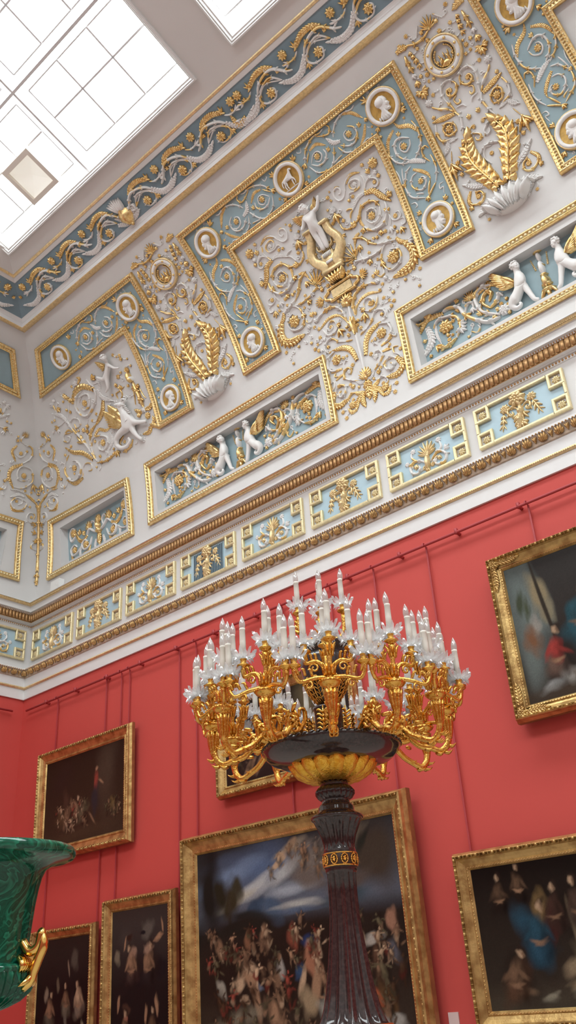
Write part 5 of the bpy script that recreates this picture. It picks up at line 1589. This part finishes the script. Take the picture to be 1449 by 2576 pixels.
def picture(label, x0, x1, z0, z1, fw, base, strokes, crowd=(), seed=1, lean=.022, n=150, depth=1., orn=False, figs=()):
    z0 += Z0; z1 += Z0; w = x1-x0; h = z1-z0; xc = (x0+x1)/2; off = .078*depth
    root = empty('framed_painting', (xc,-off,z0)); tag(root, label, 'painting', 'framed paintings on the red wall')
    cl,sl = math.cos(lean), math.sin(lean)
    def place(V):   # x along the wall, y out of the wall, z up the picture
        return np.c_[V[:,0]+xc, -(off + V[:,1]*cl + V[:,2]*sl), z0 + V[:,2]*cl - V[:,1]*sl]
    P = [(-w/2,0),(w/2,0),(w/2,h),(-w/2,h)]
    pr = [(o*fw, hh*depth) for o,hh in PRF]
    fm = frame(P, pr, .4); V = np.concatenate(fm.v); f2 = MB(); f2.add(np.c_[V[:,0],V[:,2],V[:,1]], [f for f in fm.f])
    mb = MB(); beads(mb, P, fw*.24, .045, .018, .072*depth, .018, alt=True); beads(mb, P, fw*.85, .03, .008, .022*depth, .01)
    V = np.concatenate(mb.v); m2 = MB(); m2.add(np.c_[V[:,0],V[:,2],V[:,1]], mb.f); fr = build2('frame', f2, FRAME, m2, FRAME, root, place, smooth=False)
    # side of the frame, stained darker
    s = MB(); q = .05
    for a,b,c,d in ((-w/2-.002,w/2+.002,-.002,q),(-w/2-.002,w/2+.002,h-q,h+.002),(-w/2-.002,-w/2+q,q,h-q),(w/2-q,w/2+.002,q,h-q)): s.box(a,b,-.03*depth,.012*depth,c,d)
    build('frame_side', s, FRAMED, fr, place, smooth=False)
    if orn:
        for (cx,cz,dx,dz) in ((-w/2,0,1,1),(-w/2,h,1,-1),(w/2,0,-1,1),(w/2,h,-1,-1)):
            mb = MB(); e_rose(mb,(cx+dx*fw*.5,cz+dz*fw*.5),fw*.42,8); e_leaf(mb,[(cx+dx*fw*.5,cz+dz*fw*.8),(cx+dx*fw*.5,cz+dz*fw*1.5),(cx+dx*fw*.5,cz+dz*fw*2.2)],fw*.6); e_leaf(mb,[(cx+dx*fw*.8,cz+dz*fw*.5),(cx+dx*fw*1.5,cz+dz*fw*.5),(cx+dx*fw*2.2,cz+dz*fw*.5)],fw*.6)
            V = np.concatenate(mb.v); m2 = MB(); m2.add(np.c_[V[:,0],V[:,2]+.05,V[:,1]], mb.f); build('corner_ornament', m2, FRAME, fr, place)
    g = fw*.97; 
    def pl2(V): return place(np.c_[V[:,0], V[:,1]+.004, V[:,2]+g])
    paint('canvas', w-2*g, h-2*g, base, strokes, root, pl2, crowd, seed, n, figs)
    return root
SK = (.30,.17,.10); SKL = (.45,.30,.19); DK = (.012,.007,.005); BR = (.06,.03,.016); RDD = (.22,.045,.03); BL = (.035,.07,.14); WH = (.42,.37,.30); OL = (.10,.08,.045)
def mul(c,k): return tuple(x*k for x in c)
flesh = [SK,SKL,BR,RDD,mul(SK,.6),OL,mul(SK,.8)]
# upper left interior scene
picture('small dark painting with a red standing figure, upper left on the red wall', .815, 3.05, 2.047, 3.648, .19, [(0,(.05,.03,.018)),(.3,(.04,.022,.013)),(1,(.025,.013,.008))],
  [(.8,.7,.16,.45,0,(.07,.045,.03),.8,.8),(.2,.7,.2,.2,0,(.03,.016,.012),.8),(.66,.62,.028,.11,.05,(.26,.05,.035),.5),(.665,.76,.018,.02,0,SK,.5),(.655,.42,.05,.13,0,(.03,.025,.03),.5),(.72,.6,.05,.012,-.6,SK,.6),
   (.40,.36,.05,.1,.5,mul(SK,.8),.6),(.30,.3,.05,.1,-.4,mul(SK,.7),.6),(.50,.32,.07,.1,-.5,(.11,.085,.05),.6),(.44,.48,.02,.025,0,mul(SKL,.8),.5),(.62,.22,.012,.09,.7,mul(SK,.7),.6),(.22,.3,.08,.1,0,(.09,.05,.025),.7),(.28,.5,.05,.1,0,(.06,.03,.02),.7),
   (.85,.32,.06,.06,0,(.12,.08,.03),.7),(.9,.26,.05,.05,0,(.15,.10,.05),.7),(.5,.08,.5,.07,0,(.06,.035,.02),.8)], [(.15,.55,.2,.45,22,.045,flesh),(.78,.95,.18,.38,16,.03,[OL,SK,BR])], 3)
# behind the candelabrum
picture('dark painting hanging behind the candelabrum branches', 4.735, 7.02, 2.286, 3.53, .14, [(0,(.025,.012,.01)),(.5,(.035,.022,.02)),(1,(.03,.02,.012))],
  [(.8,.5,.1,.22,.2,(.10,.085,.04),.7),(.45,.3,.16,.12,.3,(.06,.05,.035),.6),(.55,.2,.1,.12,0,(.11,.08,.045),.6),(.75,.75,.2,.15,0,(.13,.10,.05),.7),(.2,.15,.08,.03,.8,SK,.6),(.3,.22,.12,.03,1.,mul(SK,.7),.6)], [(.05,.95,.05,.7,20,.06,[BR,OL,mul(SK,.4)])], 4)
# the large battle-like scene
sky = [(.35,.90,.28,.09,0,(.09,.13,.22),.7),(.18,.86,.20,.06,.2,(.15,.20,.30),.6),(.34,.80,.16,.035,.3,(.40,.40,.40),.6),(.20,.74,.13,.03,.2,(.42,.38,.30),.7),(.5,.86,.12,.04,.4,(.36,.36,.36),.6),(.5,.76,.16,.03,0,(.30,.32,.36),.7),
  (.62,.88,.14,.09,.5,(.16,.13,.11),.7),(.52,.94,.1,.03,.2,(.30,.24,.18),.7),(.6,.8,.10,.05,0,(.13,.10,.085),.7),(.8,.93,.13,.04,.6,(.26,.21,.14),.6),(.9,.85,.16,.16,0,(.05,.035,.025),.7),(.78,.75,.14,.05,.2,(.08,.06,.05),.7),
  (.06,.78,.10,.22,0,(.012,.012,.010),.6),(.19,.76,.065,.085,0,(.035,.028,.014),.5),(.13,.79,.05,.06,0,(.02,.018,.01),.6),(.22,.8,.04,.05,0,(.04,.035,.02),.6),(.18,.64,.012,.14,0,(.04,.03,.02),.6),
  (.33,.695,.055,.05,0,(.035,.055,.09),.4),(.40,.675,.08,.05,-.5,(.06,.09,.14),.5),(.30,.665,.12,.025,0,(.02,.025,.025),.6),(.53,.685,.14,.02,0,(.36,.35,.33),.7),(.52,.66,.14,.014,0,(.09,.12,.18),.6),(.22,.62,.24,.06,0,(.015,.013,.01),.6),(.78,.69,.14,.03,.1,(.04,.06,.075),.6),
  (.5,.45,.6,.19,0,(.018,.011,.008),.5),(.45,.885,.05,.014,.6,SKL,.5),(.47,.915,.03,.02,0,SKL,.5),(.52,.955,.04,.025,.3,mul(SKL,.7),.5),(.80,.865,.05,.012,-.8,mul(SK,.9),.5),(.76,.95,.05,.04,.3,(.14,.04,.02),.6),(.85,.9,.07,.02,.9,(.02,.02,.015),.6)]
fig = [(.58,.52,.05,.03,.3,(.02,.035,.10),.5),(.60,.49,.035,.045,.4,SKL,.5),(.585,.44,.05,.075,.15,(.30,.13,.075),.5),(.52,.40,.035,.022,1.,(.03,.06,.12),.5),(.53,.36,.016,.06,-.3,SKL,.5),(.60,.35,.03,.09,-.3,SK,.5),(.55,.27,.05,.06,.3,(.28,.20,.12),.6),(.66,.26,.07,.05,.2,(.34,.32,.27),.5),(.66,.2,.05,.07,0,(.33,.30,.25),.5),
  (.42,.43,.035,.05,.1,(.30,.27,.24),.5),(.42,.47,.02,.02,0,SK,.5),(.40,.38,.03,.06,.4,mul(SK,.6),.6),(.31,.36,.04,.018,-.6,(.14,.16,.22),.5),(.28,.38,.035,.06,.5,SK,.5),(.27,.44,.03,.05,1.,SKL,.5),(.31,.28,.022,.07,.1,SK,.5),(.21,.37,.03,.05,-.7,SKL,.5),(.12,.35,.03,.045,.3,(.30,.27,.22),.5),(.24,.30,.03,.02,0,SKL,.6),
  (.36,.56,.03,.05,.3,mul(SK,.8),.5),(.27,.55,.025,.05,-.3,(.20,.09,.05),.5),(.12,.53,.03,.045,.2,mul(SK,.7),.5),(.50,.55,.03,.05,.3,(.22,.06,.035),.5),(.80,.46,.035,.07,.1,SKL,.5),(.80,.53,.018,.02,0,SKL,.5),(.95,.57,.03,.05,.2,(.28,.14,.09),.5),(.86,.5,.06,.022,.2,(.34,.30,.26),.5),(.87,.40,.03,.06,0,(.10,.05,.03),.6),(.94,.45,.035,.05,.4,(.09,.085,.10),.6),
  (.86,.27,.02,.05,.5,(.35,.09,.04),.5),(.90,.25,.04,.08,.2,(.10,.05,.02),.6),(.92,.19,.06,.025,0,(.30,.28,.25),.5),(.2,.22,.16,.05,.1,(.20,.17,.12),.8),(.42,.17,.06,.05,.2,mul(SK,.7),.6),(.38,.24,.04,.06,.7,SK,.6),(.3,.05,.4,.05,0,(.07,.05,.035),.8)]
picture('large mythological crowd painting with blue sky, behind the dark candelabrum shaft', 4.20, 7.58, -.80, 1.90, .225, [(0,(.05,.035,.025)),(.3,(.03,.02,.014)),(.6,(.02,.015,.012)),(.7,(.10,.11,.14)),(1,(.03,.03,.032))], sky+fig,
  [(.05,.98,.42,.63,60,.035,flesh),(.05,.98,.12,.45,55,.045,flesh),(.4,.7,.82,.97,14,.03,[mul(SKL,.8),(.2,.16,.13),SK])], 11, n=260, depth=1.5)
bpy.context.view_layer.update()
# upper right
picture('painting in a carved gold frame, upper right on the red wall', 8.915, 12.9, 2.258, 3.982, .16, [(0,(.05,.035,.025)),(.2,(.03,.022,.018)),(1,(.03,.026,.024))],
  [(.04,.66,.07,.22,.1,(.15,.18,.17),.7),(.05,.5,.06,.18,0,(.13,.15,.14),.7),(.085,.74,.035,.07,.2,(.24,.19,.11),.6),(.10,.60,.030,.05,0,(.20,.17,.11),.6),(.095,.66,.008,.16,.12,(.03,.022,.015),.5),(.03,.72,.014,.05,0,(.05,.06,.035),.6),(.045,.66,.012,.04,0,(.06,.07,.04),.6),
   (.06,.52,.02,.035,0,(.26,.24,.21),.6),(.045,.42,.03,.05,.3,(.17,.08,.04),.6),(.13,.13,.03,.035,.5,(.36,.35,.32),.6),(.075,.08,.045,.02,.2,(.26,.26,.25),.6),(.155,.11,.02,.02,0,(.14,.07,.03),.6),(.20,.05,.2,.03,0,(.06,.04,.025),.8)],
  [(.3,.95,.1,.85,40,.035,flesh)], 5, n=440, depth=1.3, orn=True, figs=[(.26,.88,.06,.2,mul(SK,.7),(.08,.04,.025)),(.245,.60,.085,-.35,mul(SKL,.9),(.20,.15,.10)),(.185,.55,.085,.45,(.02,.07,.09),(.018,.065,.085)),(.10,.32,.075,.25,(.28,.035,.028),(.10,.06,.045)),(.225,.30,.06,-.2,mul(SK,.7),(.05,.04,.03)),(.285,.36,.07,.3,mul(SK,.6),BR)])
# lower right
picture('dark mourning scene painting with a blue-cloaked figure, lower right on the red wall', 7.985, 11.9, -.29, 1.202, .165, [(0,(.06,.045,.03)),(.2,(.03,.022,.016)),(1,(.008,.005,.004))],
  [(.15,.52,.045,.10,.35,(.02,.055,.085),.6),(.165,.40,.05,.05,-.2,(.015,.04,.06),.7),(.185,.66,.028,.05,.2,(.20,.125,.05),.6),(.205,.56,.02,.05,0,(.11,.015,.018),.6),(.31,.52,.045,.07,.4,(.32,.25,.16),.6),(.262,.50,.012,.07,.1,(.28,.21,.13),.6),(.30,.22,.10,.016,.4,(.27,.20,.12),.6),(.24,.25,.05,.02,.6,(.22,.16,.10),.6),
   (.09,.13,.05,.015,-.15,(.24,.15,.09),.6),(.10,.22,.035,.06,-.3,(.06,.03,.018),.7),(.27,.10,.06,.015,.2,(.28,.24,.18),.6),(.17,.07,.03,.012,.2,(.30,.27,.2),.6),(.36,.18,.04,.025,.1,(.32,.28,.21),.6),(.2,.02,.35,.03,0,(.05,.04,.028),.8)],
  [(.42,.95,.1,.9,30,.05,flesh)], 6, n=440, figs=[(.07,.80,.05,.1,mul(SK,.3),DK),(.13,.86,.05,.1,mul(SK,.35),DK),(.215,.66,.06,.15,(.05,.025,.018),(.04,.02,.015)),(.28,.68,.065,-.1,(.06,.035,.025),(.04,.025,.02)),(.345,.72,.06,.1,(.04,.025,.02),DK),(.165,.52,.075,.30,(.02,.06,.09),(.018,.05,.078)),(.305,.50,.085,.5,mul(SKL,.9),(.14,.11,.07)),(.08,.24,.07,.6,mul(SK,.5),(.07,.035,.02))])
# tall one left of the large painting
picture('tall dark painting of struggling figures, just left of the large crowd painting', 2.592, 3.99, -.75, 1.366, .16, [(0,(.008,.006,.006)),(.5,(.012,.009,.009)),(1,(.05,.04,.035))],
  [(.65,.86,.12,.14,.0,(.10,.085,.07),.5),(.25,.8,.18,.16,0,(.05,.04,.035),.7),(.38,.72,.085,.085,0,(.33,.20,.14),.5),(.33,.82,.06,.05,0,(.03,.015,.01),.5),(.24,.78,.02,.09,-.25,SK,.5),(.66,.74,.09,.075,0,(.32,.20,.14),.5),(.56,.84,.06,.03,0,(.01,.01,.012),.5),(.83,.80,.09,.04,.4,SK,.5),(.90,.87,.02,.09,.15,SK,.5),(.10,.7,.07,.10,0,(.16,.13,.09),.6),(.2,.5,.16,.10,.2,(.015,.01,.01),.5),
   (.14,.42,.03,.10,-.2,SK,.5),(.28,.38,.09,.07,0,(.06,.03,.02),.5),(.27,.33,.05,.04,0,(.30,.12,.08),.5),(.5,.55,.16,.08,0,(.01,.008,.01),.5),(.86,.6,.13,.16,0,(.012,.01,.012),.5),(.62,.35,.03,.12,-.1,SK,.5),(.80,.40,.035,.12,.15,SK,.5),(.88,.24,.03,.08,.4,SK,.5)], [], 7, figs=[(.36,.66,.22,-.25,SK,(.05,.03,.025)),(.66,.66,.22,.25,mul(SK,.9),(.02,.015,.015)),(.25,.26,.22,.1,mul(SK,.6),(.08,.04,.03)),(.72,.28,.2,.1,mul(SK,.35),DK)])
# lower left behind the vase
picture('dark painting of pale figures partly behind the green vase', .99, 2.417, -.80, 1.134, .14, [(0,(.006,.004,.005)),(.6,(.01,.007,.007)),(1,(.03,.022,.018))],
  [(.72,.83,.09,.14,0,(.08,.065,.05),.6),(.62,.78,.02,.1,.2,(.2,.14,.10),.5),(.2,.6,.05,.10,.2,(.22,.17,.12),.5),(.42,.66,.04,.09,0,(.12,.09,.06),.6),(.32,.42,.03,.16,.4,SK,.5),(.80,.62,.03,.09,-.3,SKL,.5),(.84,.48,.06,.10,.2,SK,.5),(.9,.36,.04,.08,0,(.22,.19,.13),.5),(.58,.45,.04,.16,0,(.16,.14,.11),.5),(.55,.28,.09,.08,.5,(.14,.12,.09),.6),(.85,.65,.06,.07,0,(.01,.008,.008),.5),(.7,.55,.05,.12,0,(.015,.01,.01),.6)], [], 8, figs=[(.28,.50,.20,.2,mul(SK,.8),(.08,.07,.05)),(.58,.56,.18,-.1,mul(SK,.6),(.12,.10,.07)),(.82,.56,.2,-.2,SKL,(.16,.12,.09)),(.5,.25,.2,.1,mul(SK,.6),(.12,.10,.07))])
# ------------------------------------------------------------------ picture rail and hanging rods
RZ = 4.50+Z0
def rail(name, pts, label):
    root = empty(name, pts[0]); tag(root, label, 'picture rail'); mb = MB()
    a = np.array(pts[0],float); b = np.array(pts[1],float); L = np.linalg.norm(b-a); d = (b-a)/L; out = np.array([-d[1],d[0],0])
    if name and out@(np.array([13,-8,a[2]])-a) < 0: out = -out
    tube3(mb, [a,b], .017, 8, 1); build('rod', mb, REDROD, root)
    q = .55
    while q < min(L, 13):
        mb = MB(); c = a+d*q; tube3(mb, [c-out*.075, c, c+np.array([0,0,.0])], .02, 6, 1); mb.box(c[0]-.016,c[0]+.016,c[1]-.016,c[1]+.016,c[2]-.02,c[2]+.045); q += .78
        build('bracket', mb, REDROD, root)
    return root
rail('picture_rail', [(.22,-.075,RZ),(20,-.075,RZ)], 'red picture rail running under the cornice of the long wall')
rail('picture_rail', [(.075,-.24,RZ),(.075,-9,RZ)], 'short stretch of red picture rail on the end wall at the left edge')
def rod(x, z0, label):
    z0 += Z0; root = empty('hanging_rod', (x,-.03,z0)); tag(root, label, 'hanging rod', 'picture hanging rods')
    mb = MB(); mb.box(x-.010,x+.010,-.036,-.024,z0,RZ-.005); build('rod', mb, REDROD, root, smooth=False)
    mb = MB(); tube3(mb, [(x,-.03,RZ-.03),(x,-.05,RZ+.01),(x,-.075,RZ+.026),(x,-.098,RZ+.015),(x,-.1,RZ-.02)], .008, 6, 4); build('hook', mb, REDROD, root)
for x,z,l in ((9.44,3.9,'red hanging rod above the upper right painting'),(8.135,1.15,'long red hanging rod down to the lower right painting, right of the candles'),(7.373,1.85,'red hanging rod down to the right side of the large crowd painting'),(8.98,3.9,'short red hanging rod at the left end of the upper right painting'),
   (3.93,1.3,'red hanging rod down to the right side of the tall dark painting'),(4.275,1.85,'red hanging rod down to the left side of the large crowd painting'),(2.84,3.6,'red hanging rod at the right end of the upper left painting'),(2.65,1.3,'red hanging rod passing behind the upper left painting to the tall painting below'),
   (2.29,1.07,'red hanging rod passing behind the upper left painting to the painting by the vase'),(1.05,1.07,'red hanging rod nearest the corner, down to the painting by the vase'),(5.9,1.85,'red hanging rod seen between the dark painting and the large painting below'),(6.70,3.45,'red hanging rod above the painting behind the candles')):
    if x in (8.98,): continue
    rod(x, z, l)
mb = MB(); mb.box(.65,.90,-.08,.02,6.46+Z0,6.66+Z0); mb.box(.82,.835,-.084,-.08,6.55+Z0,6.575+Z0)
tag(build('sensor_box', mb, PLASTIC, None, smooth=False, origin=(.77,-.03,6.46+Z0)), 'small white box on the cornice ledge near the corner', 'sensor box')
mb = MB(); mb.box(7.63,7.74,-.012,.0,-.24+Z0,-.12+Z0)
tag(build('wall_label', mb, CARD, None, smooth=False, origin=(7.68,0,-.24+Z0)), 'small pale label card on the red wall beside the large painting', 'label')
# ------------------------------------------------------------------ camera, light, view
cam = bpy.data.cameras.new('camera'); co = bpy.data.objects.new('camera', cam); C.objects.link(co)
M = Matrix.Identity(4)
for i in range(3):
    M[i][0] = CR[0][i]; M[i][1] = CR[1][i]; M[i][2] = -CR[2][i]; M[i][3] = CAMP[i]
co.matrix_world = M
cam.sensor_fit = 'VERTICAL'; cam.sensor_height = 36.; cam.lens = FPX/2576*36.; cam.clip_end = 200; cam.clip_start = .05
sc = bpy.context.scene; sc.camera = co
w = bpy.data.worlds.new('world'); sc.world = w; w.use_nodes = True
w.node_tree.nodes['Background'].inputs[0].default_value = (.85,.92,1,1); w.node_tree.nodes['Background'].inputs[1].default_value = .5
vs_ = sc.view_settings; vs_.view_transform = 'Standard'; vs_.look = 'None'; vs_.gamma = 1; vs_.use_curve_mapping = False; vs_.exposure = EXPO
cy = sc.cycles; cy.max_bounces = 7; cy.diffuse_bounces = 5; cy.glossy_bounces = 3; cy.transmission_bounces = 4; cy.transparent_max_bounces = 10
cy.use_denoising = True; cy.sample_clamp_indirect = 8; cy.caustics_reflective = False; cy.caustics_refractive = False
try: cy.denoiser = 'OPENIMAGEDENOISE'
except Exception: pass
